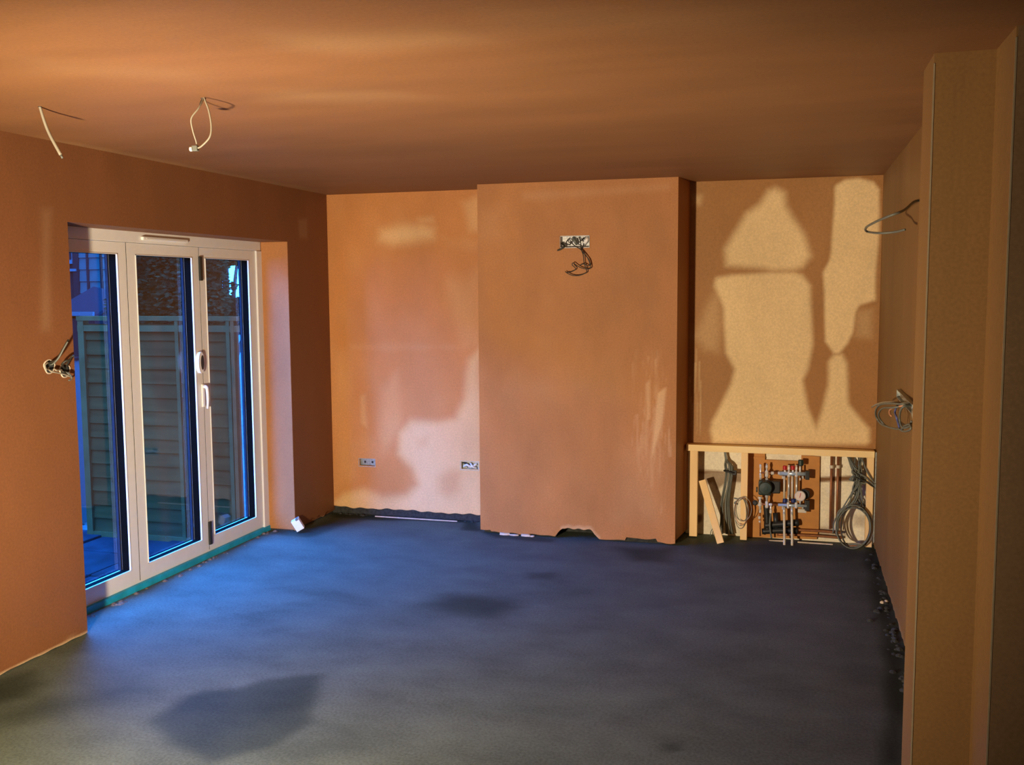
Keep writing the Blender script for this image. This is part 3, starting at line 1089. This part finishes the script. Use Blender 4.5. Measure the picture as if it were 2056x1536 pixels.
# empty box, left alcove
a, b = S1
t = empty('back_box', ((a.x + b.x) / 2, YB, (a.z + b.z) / 2))
tag(t, 'empty metal back box low in the left alcove, nearer the folding doors', 'socket box', 'boxes in the left alcove')
open_box(t, a.x, b.x, b.z, a.z, YB, .035)
xm = (a.x + b.x) / 2
for dx in (-.03, .03):
    MB().lathe((xm + dx, YB + .034, (a.z + b.z) / 2), (0, -1, 0), [(0, .009), (.002, .009)], 10).build('knockout', 'black_plastic', t)
# box with bare ends, left alcove beside chimney
a, b = S2
t = empty('back_box', ((a.x + b.x) / 2, YB, (a.z + b.z) / 2))
tag(t, 'metal back box with foil-wrapped cable ends beside the chimney breast', 'socket box', 'boxes in the left alcove')
open_box(t, a.x, b.x, b.z, a.z, YB, .035)
xm, zm = (a.x + b.x) / 2, (a.z + b.z) / 2
MB().tube([(xm - .05, YB + .02, zm - .01), (xm - .02, YB - .002, zm + .005), (xm + .01, YB + .002, zm - .008), (xm + .05, YB + .02, zm + .01)], .009, 8).build('foil_end', 'foil', t)
MB().tube([(xm + .0, YB + .02, zm + .018), (xm + .025, YB - .006, zm - .004), (xm + .05, YB + .01, zm - .018)], .008, 8).build('foil_end', 'foil', t)
MB().tube([(xm - .055, YB + .02, zm + .015), (xm - .03, YB + .004, zm + .012), (xm - .02, YB + .02, zm - .015)], .006, 8).build('cable_tail', 'dark_cable', t)

# television outlet on the chimney breast
a, b = TV
t = empty('outlet_box', ((a.x + b.x) / 2, YC, (a.z + b.z) / 2))
tag(t, 'wide metal outlet box with loose dark wires high on the chimney breast', 'socket box')
open_box(t, a.x, b.x, b.z, a.z, YC, .045, 'foil', .0015)
w = lambda x, y, d: at(x, y, 1, YC - d)
MB().tube([w(1172, 490, -.01), w(1178, 482, .01), w(1180, 477, -.02)], .012, 8).build('white_stub', 'white_plastic', t)
MB().tube([w(1151, 478, -.03), w(1154, 484, 0), w(1158, 490, -.02)], .010, 8).build('grey_stub', 'grey_cable', t)
MB().tube([w(1129, 488, -.03), w(1133, 494, .004), w(1128, 499, .010), w(1119, 503, .014)], (.008, .005), 8).build('cable_tail', 'dark_cable', t)
for k, pts in enumerate((
    [(1143, 478, -.03), (1147, 487, .004), (1155, 494, .02), (1166, 501, .03), (1178, 515, .03), (1184, 528, .03), (1182, 534, .03), (1172, 530, .035), (1163, 533, .035)],
    [(1163, 476, -.03), (1166, 488, .006), (1167, 500, .02), (1171, 512, .03), (1173, 528, .03), (1178, 545, .028), (1174, 549, .03), (1163, 553, .03), (1150, 553, .03), (1140, 549, .03), (1135, 545, .026)],
    [(1170, 478, -.03), (1172, 490, .01), (1168, 502, .02), (1175, 512, .03), (1183, 522, .03), (1186, 537, .03), (1180, 540, .03), (1168, 538, .03), (1158, 533, .035), (1151, 528, .035), (1149, 532, .035), (1156, 540, .03), (1146, 546, .03), (1138, 547, .028)],
    [(1141, 480, -.03), (1137, 488, .004), (1144, 491, .004), (1148, 484, -.02)],
    [(1160, 478, -.02), (1163, 486, .006), (1170, 480, .004), (1174, 477, -.02)],
)):
    MB().tube([w(*p) for p in pts], (.0032 if k < 3 else .0036), 6).build('wire', 'dark_cable', t)

# boxes with wires on the left wall, beside the doors
wl = lambda x, y, d: at(x, y, 0, XL + d)
c = wl(117, 738, 0)
t = empty('wire_outlet', c)
tag(t, 'ragged hole with bare cable ends on the left wall beside the folding doors', 'socket box')
for (x, y, s) in ((99, 736, .030), (130, 744, .030)):
    p = wl(x, y, 0)
    rim = [p + V((0, s * (1.1 + .15 * math.sin(3 * g)) * math.cos(g), s * 1.05 * math.sin(g))) for g in [2 * math.pi * i / 18 for i in range(18)]]
    MB().tube(rim + [rim[0]], .0038, 6, k=2).build('broken_rim', 'broken_plaster', t)
    MB().prism([v - V((.0005, 0, 0)) for v in rim], (.002, 0, 0)).build('hole', 'dark_gap', t)
for k, (pts, rr, m) in enumerate((
    ([(97, 730, -.01), (104, 727, .02), (114, 722, .05), (124, 706, .07), (133, 690, .08), (138, 682, .085)], .005, 'dark_cable'),
    ([(99, 733, -.01), (107, 730, .03), (118, 718, .06), (128, 700, .08), (136, 686, .09)], .004, 'grey_cable'),
    ([(96, 738, -.01), (100, 744, .02), (108, 747, .03), (118, 749, .03), (130, 752, .03), (140, 756, .03)], .004, 'pale_cable'),
    ([(126, 744, -.01), (133, 748, .02), (140, 752, .03), (144, 760, .03), (138, 764, .03)], .004, 'grey_cable'),
    ([(130, 742, -.01), (125, 732, .03), (132, 725, .05), (142, 722, .06)], .006, 'dark_cable'),
    ([(133, 742, -.01), (136, 730, .03), (144, 716, .07), (150, 715, .08)], .005, 'dark_cable'),
    ([(100, 734, -.01), (94, 742, .015), (90, 734, .02), (96, 728, .015)], .004, 'pale_cable'),
    ([(128, 748, -.01), (122, 742, .02), (114, 744, .03), (108, 740, .02)], .004, 'pale_cable'),
)):
    MB().tube([wl(*p) for p in pts], rr, 6).build('wire', m, t)

# right wall: upper single cable
wr = lambda x, y, d: at(x, y, 0, XR - d)
p0 = V((XR, 4.62, at(1850, 405, 0, XR).z))
pts = [p0 + V((.01, 0, 0)), p0 + V((-.03, .02, 0)), at(1815, 422, 0, XR - .10), at(1785, 434, 0, XR - .16), at(1757, 446, 0, XR - .2), at(1739, 457, 0, XR - .22), at(1741, 465, 0, XR - .2), at(1765, 468, 0, XR - .16), at(1795, 466, 0, XR - .10), at(1817, 461, 0, XR - .06)]
cable('wall_cable', 'single grey cable looping out of the right wall, high beside the pier', 'cable', pts, .0052, 'grey_cable')

# right wall: lower outlet with tangled cables
c = at(1826, 806, 0, XR)
t = empty('cable_outlet', c)
tag(t, 'tangle of loose cables at a metal box on the right wall, beside the pier', 'socket box')
ya, yb = at(1841, 806, 0, XR).y, at(1808, 806, 0, XR).y
z0, z1 = at(1826, 817, 0, XR).z, at(1826, 800, 0, XR).z
MB().box((XR - .020, ya, z0), (XR + .002, yb, z0 + .004)).box((XR - .020, ya, z1), (XR + .002, yb, z1 + .004)) \
    .box((XR - .020, ya, z0), (XR + .002, ya + .006, z1)).box((XR - .020, yb - .006, z0), (XR + .002, yb, z1)).box((XR - .006, ya, z0), (XR + .002, yb, z1)).build('box_shell', 'galvanised', t)
for k, (pts, rr, m) in enumerate((
    ([(1832, 812, .0), (1815, 812, .05), (1790, 810, .09), (1768, 812, .12), (1759, 822, .12), (1759, 836, .11), (1768, 850, .09), (1785, 858, .07), (1800, 861, .05)], .005, 'grey_cable'),
    ([(1832, 810, .0), (1800, 808, .07), (1775, 808, .11), (1760, 812, .12), (1751, 817, .12)], .0045, 'pale_cable'),
    ([(1834, 813, .0), (1805, 816, .06), (1788, 822, .08), (1786, 830, .08), (1790, 836, .07)], .0045, 'copper_wire'),
    ([(1832, 813, .0), (1806, 812, .05), (1797, 826, .06), (1800, 838, .06), (1803, 848, .05), (1806, 860, .04)], .005, 'blue_cable'),
    ([(1836, 814, .0), (1833, 826, .02), (1834, 838, .02), (1838, 850, .015)], .006, 'pale_cable'),
    ([(1834, 814, .0), (1812, 818, .05), (1806, 840, .05), (1812, 858, .04), (1826, 856, .02), (1830, 846, .02)], .005, 'grey_cable'),
    ([(1803, 860, .05), (1815, 866, .04), (1828, 862, .03), (1826, 852, .03), (1814, 856, .04)], .0045, 'grey_cable'),
    ([(1832, 812, .0), (1795, 818, .08), (1772, 820, .11), (1764, 834, .11), (1775, 852, .08), (1792, 860, .06), (1812, 862, .04)], .0045, 'grey_cable'),
)):
    MB().tube([at(x, y, 0, XR - d) for x, y, d in pts], rr, 6).build('wire', m, t)

# ================================================================== TIMBER FRAME IN RIGHT ALCOVE
YS = 6.606
s_ = lambda x, y, dy=0.: at(x, y, 1, YS + dy)
fr_ = empty('stud_frame', (-.08, YS, 0))
tag(fr_, 'sawn pale timber frame low in the right alcove', 'timber frame')
xl = s_(1378, 895).x
xr = XR - .012
zt = .642
MB().box((xl, YS, zt - .043), (xr, YS + .074, zt), .002).build('top_rail', 'timber_rail', fr_)
for (xa, xb, zb) in ((1384.5, 1400, .012), (1487, 1500.5, .008), (1739, 1753, .012)):
    x0, x1 = s_(xa, 1000).x, s_(xb, 1000).x
    MB().box((x0, YS + .001, zb), (x1, YS + .055, zt - .043), .002).build('stud', 'timber', fr_)
# leaning batten
p = s_(1411, 962, .02)
q_ = at(1447, 1088, 2, .012)
q_ = V((q_.x, min(q_.y, YS - .03), .004))
o = MB().beam(q_ + V((0, .0, .0)), V((p.x, YS - .018, p.z)), .046, .020, (0, 1, 0)).build('leaning_batten', 'timber', origin=q_)
tag(o, 'loose timber batten leaning diagonally inside the frame', 'batten')

# backing board with a notch
YBD = YB2 + .010
bd = lambda x, y: at(x, y, 1, YBD)
brd = [bd(1497, 906), bd(1536, 909), bd(1536, 923), bd(1609, 926), bd(1609, 914), bd(1646, 917), bd(1644, 1060), bd(1640, 1083), bd(1497, 1078)]
o = MB().prism(brd, (0, .016, 0)).build('backing_board', 'backing_board', origin=bd(1570, 1080))
tag(o, 'orange-brown notched backing board behind the heating manifold', 'board')
o = MB().box(bd(1500, 916) - V((0, .006, 0)), bd(1536, 922) + V((0, .002, 0))).build('edge_strip', 'backing_board', o)

# ---- heating manifold
YM = 6.635
m_ = lambda x, y, dy=0.: at(x, y, 1, YM + dy)
man = empty('heating_manifold', m_(1575, 1095))
man.location.z = 0
tag(man, 'chrome underfloor heating manifold with dark pump and pressure gauge', 'manifold')
PXM = (m_(1600, 1000) - m_(1500, 1000)).length / 100        # metres per measured pixel on this plane


def rod(name, x0, y0, x1, y1, wpx, mat, parent=man, dy=0., n=12):
    return MB().tube([m_(x0, y0, dy), m_(x1, y1, dy)], wpx * PXM / 2, n, k=1).build(name, mat, parent)


def nut(x, y, wpx, hpx, mat, parent, dy=0., axis=(0, 0, 1), n=6, name='nut'):
    c = m_(x, y, dy)
    h, w = hpx * PXM / 2, wpx * PXM / 2
    return MB().lathe(c - V(axis) * h, axis, [(0, w * .85), (h * .25, w), (h * 1.75, w), (h * 2, w * .85)], n).build(name, mat, parent)


up = rod('supply_bar', 1565, 950.5, 1621, 951.5, 8.5, 'steel_blue')
lowb = rod('return_bar', 1562, 1013.5, 1620, 1016, 6.5, 'steel_blue')
rod('supply_stub', 1526, 949, 1566, 950.5, 4, 'copper', up)
rod('return_stub', 1524, 1012, 1562, 1013.5, 4.5, 'copper', lowb)
for x in (1551, 1565):
    nut(x, 950, 7, 6, 'chrome', up, axis=(1, 0, 0), n=10)
# left valves
rod('filling_valve', 1527, 932, 1527, 964, 4, 'chrome', man)
nut(1527, 936, 5, 7, 'chrome', up)
nut(1527, 955, 5, 9, 'chrome', up)
rod('balance_valve', 1539.5, 931, 1539.5, 965, 4, 'nickel', man)
nut(1539.5, 951, 7.5, 13, 'chrome', up, n=8)
nut(1539.5, 937, 5.5, 6, 'chrome', up)
nut(1539.5, 962, 6, 5, 'nickel', up)
# caps and flow meters on supply bar
for x in (1576, 1592):
    nut(x, 939, 8.5, 8.5, 'red_cap', up, n=12, name='red_cap', dy=-.012)
    rod('cap_stem', x, 943, x, 948, 4, 'chrome', up)
for x in (1584, 1599):
    rod('flow_meter', x, 934, x, 948, 4, 'chrome', up)
    nut(x, 940, 4.5, 5, 'white_plastic', up, n=10, name='sight_glass')
    nut(x, 952, 6.5, 11, 'chrome', up, n=8, dy=-.004)
rod('vent_stem', 1606.5, 936, 1606.5, 948, 3.5, 'white_plastic', up)
nut(1608, 929, 11, 12, 'pump_body', up, n=12, name='air_vent')
nut(1606.5, 962, 3.5, 5, 'pipe_plastic', up)
MB().box(m_(1617, 946, -.02), m_(1625, 961, .03), .004).build('end_bracket', 'black_plastic', up)
# pump between the bars
pump = empty('pump', m_(1541, 979))
pump.parent = man
pump.location = m_(1541, 979) - man.location
MB().box(m_(1523, 965, -.045), m_(1549, 991, .035), .012).build('pump_housing', 'pump_body', pump)
MB().lathe(m_(1537, 978, -.045), (0, -1, 0), [(0, .043), (.035, .043), (.045, .038), (.047, .01)], 18).build('motor', 'pump_body', pump)
MB().box(m_(1546, 966, -.03), m_(1567, 988, .03), .008).build('terminal_box', 'black_plastic', pump)
MB().lathe(m_(1521, 983, -.01), (-1, 0, 0), [(0, .018), (.008, .018)], 12).build('pump_flange', 'pump_body', pump)
nut(1539.5, 996, 7, 7, 'nickel', lowb, n=8)
rod('pump_tail', 1539.5, 990, 1539.5, 1008, 4.5, 'nickel', man)
# pipes between the bars
for x, mat in ((1575, 'pipe_plastic'), (1584, 'nickel'), (1591, 'pipe_plastic'), (1599.5, 'nickel')):
    rod('loop_pipe', x, 956, x - .5, 1001, 4.6, mat, man, dy=.01 if mat == 'nickel' else -.006)
for x in (1576, 1593):
    nut(x, 1005, 9, 8, 'blue_cap', lowb, n=12, name='blue_cap', dy=-.012)
for x in (1582.5, 1598.5):
    nut(x, 1014.5, 6, 12, 'chrome', lowb, n=8, dy=-.004)
    rod('valve_stem', x, 994, x, 1010, 4, 'nickel', lowb)
# pressure gauge
gc = m_(1606.5, 996, -.03)
ga = MB().lathe(gc + V((0, .02, 0)), (0, -1, 0), [(0, .030), (.004, .034), (.022, .035), (.024, .031)], 24).build('gauge', 'nickel', man)
MB().lathe(gc + V((0, -.003, 0)), (0, -1, 0), [(0, .031), (.0015, .0305)], 24).build('dial', 'dial_face', ga)
MB().beam(gc + V((-.003, -.0055, -.010)), gc + V((.004, -.0055, .022)), .0035, .001, (0, 1, 0)).build('needle', 'red_cap', ga)
rod('gauge_stem', 1606.5, 1004, 1606.5, 1012, 3.5, 'nickel', ga)
MB().lathe(m_(1615, 991, .035), (0, -1, 0), [(0, .034), (.025, .034), (.028, .028)], 18).build('gauge_shadow_disc', 'black_plastic', man)  # dark disc standing in for the shadow cast by the gauge
MB().box(m_(1616, 1005, -.005), m_(1625, 1024, .03), .004).build('end_bracket', 'black_plastic', lowb)
MB().box(m_(1602, 1022, .0), m_(1619, 1029, .02), .003).build('end_plug', 'pipe_plastic', lowb)
# black wheel and drain cock on the left
MB().lathe(m_(1517, 1009, -.01), (-.3, -1, 0), [(0, .017), (.014, .018), (.018, .012)], 14).build('hand_wheel', 'black_plastic', man)
dv = rod('drain_valve', 1526, 998, 1526, 1024, 5, 'chrome', man)
nut(1526, 999, 9, 4, 'chrome', dv, n=12)
nut(1525.5, 1012, 9, 8, 'chrome', dv, n=10)
nut(1526.5, 1026, 5, 7, 'chrome', dv, n=10)
nut(1525, 1039, 5.5, 6, 'chrome', dv, n=10)
nut(1525.5, 1047, 4.5, 4, 'chrome', dv, n=10)
rod('drain_pipe', 1526, 1026, 1526.5, 1076, 3.2, 'copper', man)
nut(1539.5, 1013, 7, 14, 'chrome', lowb, n=8)
nut(1547, 1013, 6, 6, 'chrome', lowb, axis=(1, 0, 0), n=8)
d2 = rod('drain_valve', 1547.5, 1014, 1547.5, 1026, 4, 'chrome', man)
nut(1547.5, 1027, 5.5, 7, 'chrome', d2, n=10)
MB().tube([m_(1547.5, 1030), m_(1546, 1045), m_(1546, 1060), m_(1549, 1080, .02)], 3.6 * PXM / 2, 8).build('drain_hose', 'grey_cable', man)
# pipes into the floor
for x in (1574.5, 1590):
    p = m_(x, 1022)
    rod('riser_sleeve', x, 1018, x, 1036, 5.5, 'nickel', man)
    MB().tube([p, V((p.x, p.y, .20)), V((p.x + .004, p.y - .015, .08)), V((p.x + .006, p.y - .055, -.01))], .0085, 10).build('floor_pipe', 'pipe_plastic', man)
for y in (957, 1018):
    MB().box(m_(1570, y - 1, .02), m_(1573, y + 1, .08)).build('wall_bracket', 'nickel', man)
    MB().box(m_(1610, y - 1, .02), m_(1613, y + 1, .08)).build('wall_bracket', 'nickel', man)

# dark pipe lagging low behind the manifold
lg = empty('pipe_lagging', m_(1560, 1062, .07))
tag(lg, 'dark foam pipe lagging low behind the manifold', 'pipe lagging')
MB().tube([m_(1535, 1055, .045), m_(1570, 1052, .045), m_(1604, 1049, .045)], .022, 10).build('sleeve', 'black_plastic', lg)
MB().tube([m_(1530, 1067, .045), m_(1570, 1065, .045), m_(1602, 1066, .045)], .020, 10).build('sleeve', 'black_plastic', lg)
MB().tube([m_(1538, 1015, .05), m_(1540, 1040, .05), m_(1541, 1070, .05)], .018, 10).build('sleeve', 'black_plastic', lg)
MB().tube([m_(1557, 1030, .05), m_(1559, 1060, .05)], .018, 10).build('sleeve', 'black_plastic', lg)

# copper pipes
for k, (x, lab) in enumerate(((1670, 'vertical copper pipe nearer the manifold, between board and cable tangle'), (1683, 'vertical copper pipe nearer the cable tangle at the right stud'))):
    yy = .066
    a, b = m_(x, 912, yy), m_(x - 3, 1062, yy)
    t = empty('copper_pipe', (b.x, b.y, b.z))
    tag(t, lab, 'pipe', 'upright copper pipes')
    MB().tube([a, b], .0085, 10, k=1).build('pipe', 'copper', t)
    MB().lathe(m_(x - .3, 940, yy), (0, 0, 1), [(0, .013), (.02, .013)], 10).build('pipe_clip', 'pipe_plastic', t)
for k, (y, lab) in enumerate(((1063, 'upper horizontal copper pipe low behind the manifold'), (1073, 'lower horizontal copper pipe just above the floor behind the manifold'))):
    a, b = m_(1560, y, .05 + .0), m_(1690, y + 7, .05)
    o = MB().tube([a, m_(1625, y + 2, .05), b], .0085, 10).build('copper_pipe', 'copper', origin=a)
    tag(o, lab, 'pipe', 'horizontal copper pipes')
# pale strips of skirting on the floor under the board
o = MB().beam(m_(1544, 1086, .03), m_(1573, 1086.5, .03), .01, .012).build('plaster_offcut', 'broken_plaster', origin=m_(1558, 1086, .03))
tag(o, 'short pale offcut strip on the floor under the manifold', 'offcut')
o = MB().beam(m_(1601, 1089, .03), m_(1672, 1094, .03), .012, .014).build('plaster_offcut', 'broken_plaster', origin=m_(1630, 1091, .03))
tag(o, 'long pale offcut strip on the floor right of the manifold pipes', 'offcut')

# ---- cable bundle in left bay
r = random.Random(21)
cbn = empty('cable_bundle', m_(1460, 1078, .04))
tag(cbn, 'tied bundle of grey cables hanging in the left bay of the frame', 'cable bundle')
for k in range(15):
    a = r.uniform(-1, 1)
    g = r.uniform(-1, 1)
    d = .03 + .015 * g
    top = m_(1455 + a * 1.5, 902, .058)
    pts = [top, m_(1458 + a * 1.5, 922, .05), m_(1463 + a * 8, 936 + 3 * g, d), m_(1464 + a * 7, 951, d), m_(1461 + a * 7, 975, d), m_(1456 + a * 8.5, 1010, d + .01), m_(1457 + a * 10, 1045, d + .01), m_(1458 + a * 14, 1072, d + .015)]
    if k > 9:
        pts = pts[2:]
    MB().tube(pts, .0048, 6, k=5).build('cable', 'grey_cable', cbn)
MB().tube([m_(1454, 945, .0), m_(1464, 948, -.01), m_(1474, 949, .0), m_(1470, 946, .06), m_(1457, 944, .06), m_(1454, 945, .0)], .006, 6).build('tie', 'black_plastic', cbn)
MB().box(m_(1470, 945, .0), m_(1479, 953, .03), .004).build('tie_tail', 'black_plastic', cbn)
# thin coil on the middle stud
tc_ = empty('wire_coil', m_(1488, 1060, -.02))
tag(tc_, 'loose coil of thin wires hung over the middle stud', 'wire coil')
for k in range(5):
    cx, cy, rx, ry = 1487 + k * 1.2, 1030 - k * 2, 14 + r.uniform(-3, 4), 27 + r.uniform(-5, 5)
    pts = [m_(cx + rx * math.cos(g), cy + ry * math.sin(g), -.036 - .005 * k) for g in [2 * math.pi * i / 14 for i in range(15)]]
    MB().tube(pts, .0022, 5, k=3).build('wire', ('grey_cable', 'pale_cable', 'copper_wire', 'grey_cable', 'pale_cable')[k], tc_)
MB().tube([m_(1474, 1000, -.03), m_(1482, 1003, -.036), m_(1475, 1010, -.036), m_(1482, 1012, -.036)], .005, 6).build('twist', 'grey_cable', tc_)
for k, pts in enumerate(([(1426, 1078), (1428, 1066), (1434, 1060), (1440, 1066)], [(1434, 1078), (1434, 1068), (1438, 1060)])):
    p3 = [m_(x, y, .06) for x, y in pts]
    o = MB().tube(p3, .003, 6).build('wire_stub', 'grey_cable', origin=p3[0])
    tag(o, ('curled grey wire stub on the floor behind the leaning batten', 'short upright grey wire stub beside the leaning batten')[k], 'wire')

# ---- cable tangle in right bay
tg = empty('cable_tangle', m_(1715, 1085, .02))
tag(tg, 'knotted tangle of grey cables hanging in the right bay of the frame', 'cable tangle')
for k in range(16):
    x0 = r.choice((1700, 1703, 1718, 1724, 1728, 1731))
    d = .02 + r.uniform(-.01, .04)
    kx, ky = 1722 + r.gauss(0, 5), 960 + r.gauss(0, 6)
    end = r.choice(([(1700, 1000), (1688, 1020), (1676, 1045), (1672, 1075)], [(1712, 990), (1702, 1012), (1685, 1032), (1680, 1070)], [(1728, 985), (1734, 1005), (1738, 1022)], [(1715, 985), (1722, 1005), (1728, 1018)], [(1724, 985), (1716, 1005), (1704, 1018)]))
    pts = [m_(x0 + r.uniform(-1, 1), 912, .058), m_(x0 * .5 + kx * .5 + r.uniform(-2, 2), 935, d), m_(kx, ky, d - .01)] + [m_(x + r.uniform(-4, 4), y + r.uniform(-4, 4), d) for x, y in end]
    MB().tube(pts, .0045, 6, k=5).build('cable', 'grey_cable', tg)
for k in range(5):
    pts = [m_(1722 + r.gauss(0, 8), 958 + r.gauss(0, 8), r.uniform(-.02, .02)) for _ in range(6)]
    MB().tube(pts, .006, 6, k=5).build('knot', ('grey_cable', 'dark_cable')[k % 2], tg)
for k, pts in enumerate(([(1724, 950), (1738, 958), (1748, 968), (1757, 976)], [(1726, 962), (1740, 968), (1750, 975), (1758, 980)], [(1730, 920), (1740, 945), (1750, 962), (1758, 972)])):
    MB().tube([m_(x, y, -.045 if x > 1730 else -.02) for x, y in pts], .005, 6).build('cable', ('grey_cable', 'dark_cable', 'grey_cable')[k], tg)
cl = empty('cable_coil', m_(1715, 1095, -.06))
tag(cl, 'big grey cable coil resting on the floor at the right stud', 'cable coil')
for k in range(7):
    cx, cy = 1716 + r.uniform(-3, 3), 1058 + r.uniform(-3, 3)
    rx, ry = 33 + r.uniform(-5, 5), 42 + r.uniform(-5, 5)
    ph = r.uniform(0, 6)
    pts = []
    for i in range(17):
        g = 2 * math.pi * i / 16 + ph
        x, y = cx + rx * math.cos(g), cy + ry * math.sin(g)
        p = m_(x, y, -.075 - .03 * max(0, math.sin(g)) + .006 * k)
        p.z = max(p.z, .006 + .006 * k * max(0, math.sin(g)))
        pts.append(p)
    MB().tube(pts, .0046, 6, k=4).build('loop', ('grey_cable', 'grey_cable', 'dark_cable', 'grey_cable', 'copper', 'grey_cable', 'pale_cable')[k], cl)

# ================================================================== SMALL THINGS ON THE FLOOR
bx = empty('white_block', V((-3.318, 6.075, 0)))
tag(bx, 'small white card box tilted against the foot of the door reveal', 'box')
o = MB().box((-.029, -.024, 0), (.029, .024, .084), .003).build('carton', 'white_card', bx, origin=(0, 0, 0))
o.location = V((.012, -.005, .024))
o.rotation_euler = (.12, -.50, .35)
o2 = MB().box((.006, -.0245, .074), (.026, .0245, .0855)).build('lid_slot', 'grey_cable', o, origin=(0, 0, 0))
o2.location = (0, 0, 0)

# thin pale strip lying in the left alcove
a, b = at(757, 1034, 2, .006), at(924, 1042, 2, .006)
o = MB().beam((a.x, YB - .045, .004), (b.x, YB - .045, .004), .010, .007).build('floor_strip', 'broken_plaster', origin=(a.x, YB - .045, 0))
tag(o, 'thin pale strip lying along the floor of the left alcove', 'strip')

# broken plaster flakes at foot of chimney
r = random.Random(9)
for k, (x, y, s) in enumerate(((1012, 1070, .050), (1032, 1072, .040), (1056, 1073, .042), (1068, 1076, .026))):
    p = at(x, y, 1, YC - .012)
    p.z = .0
    pts = [p + V((s * .8 * math.cos(g) * r.uniform(.8, 1.2), .012 * math.sin(g), 0)) for g in [2 * math.pi * i / 8 for i in range(8)]]
    o = MB().prism(pts, (0, .004, .007 + .006 * (k % 2 == 0))).build('plaster_flake', 'broken_plaster', origin=p)
    tag(o, ('pale plaster flake at the chimney foot, leftmost of four', 'pale plaster flake at the chimney foot, second from the left', 'larger pale plaster flake at the chimney foot, third from the left', 'smallest pale plaster flake, nearest the hearth hole')[k], 'plaster flake', 'plaster flakes at the chimney foot')

# crumbs along the right wall
for k, (x, y) in enumerate(((1771, 1211), (1779, 1209))):
    p = at(x, y, 2, 0)
    o = MB().lathe(p, (0, 0, 1), [(0, .011), (.006, .012), (.012, .005)], 7).build('plaster_crumb', 'broken_plaster', origin=p)
    tag(o, ('pale crumb on the floor by the right wall, left one of a pair', 'pale crumb on the floor by the right wall, right one of a pair')[k], 'crumb', 'crumbs by the right wall')
mb = MB()
for i in range(80):
    t_ = r.random()
    y = 3.6 + (YB2 - .2 - 3.6) * t_
    s = r.uniform(.004, .016)
    mb.lathe((XR - .015 - abs(r.gauss(0, .035)), y, -.002), (0, 0, 1), [(0, s * 1.3), (s * .5, s), (s * .9, s * .4)], 6)
for i in range(70):
    s = r.uniform(.004, .013)
    mb.lathe((XL + .03 + (XC1 - XL - .05) * r.random(), YB - .008 - abs(r.gauss(0, .012)), -.002), (0, 0, 1), [(0, s * 1.3), (s * .5, s), (s * .9, s * .4)], 6)
tag(mb.build('mortar_rubble', 'dark_gap'), 'dark mortar rubble along the foot of the walls', 'rubble', kind='stuff')
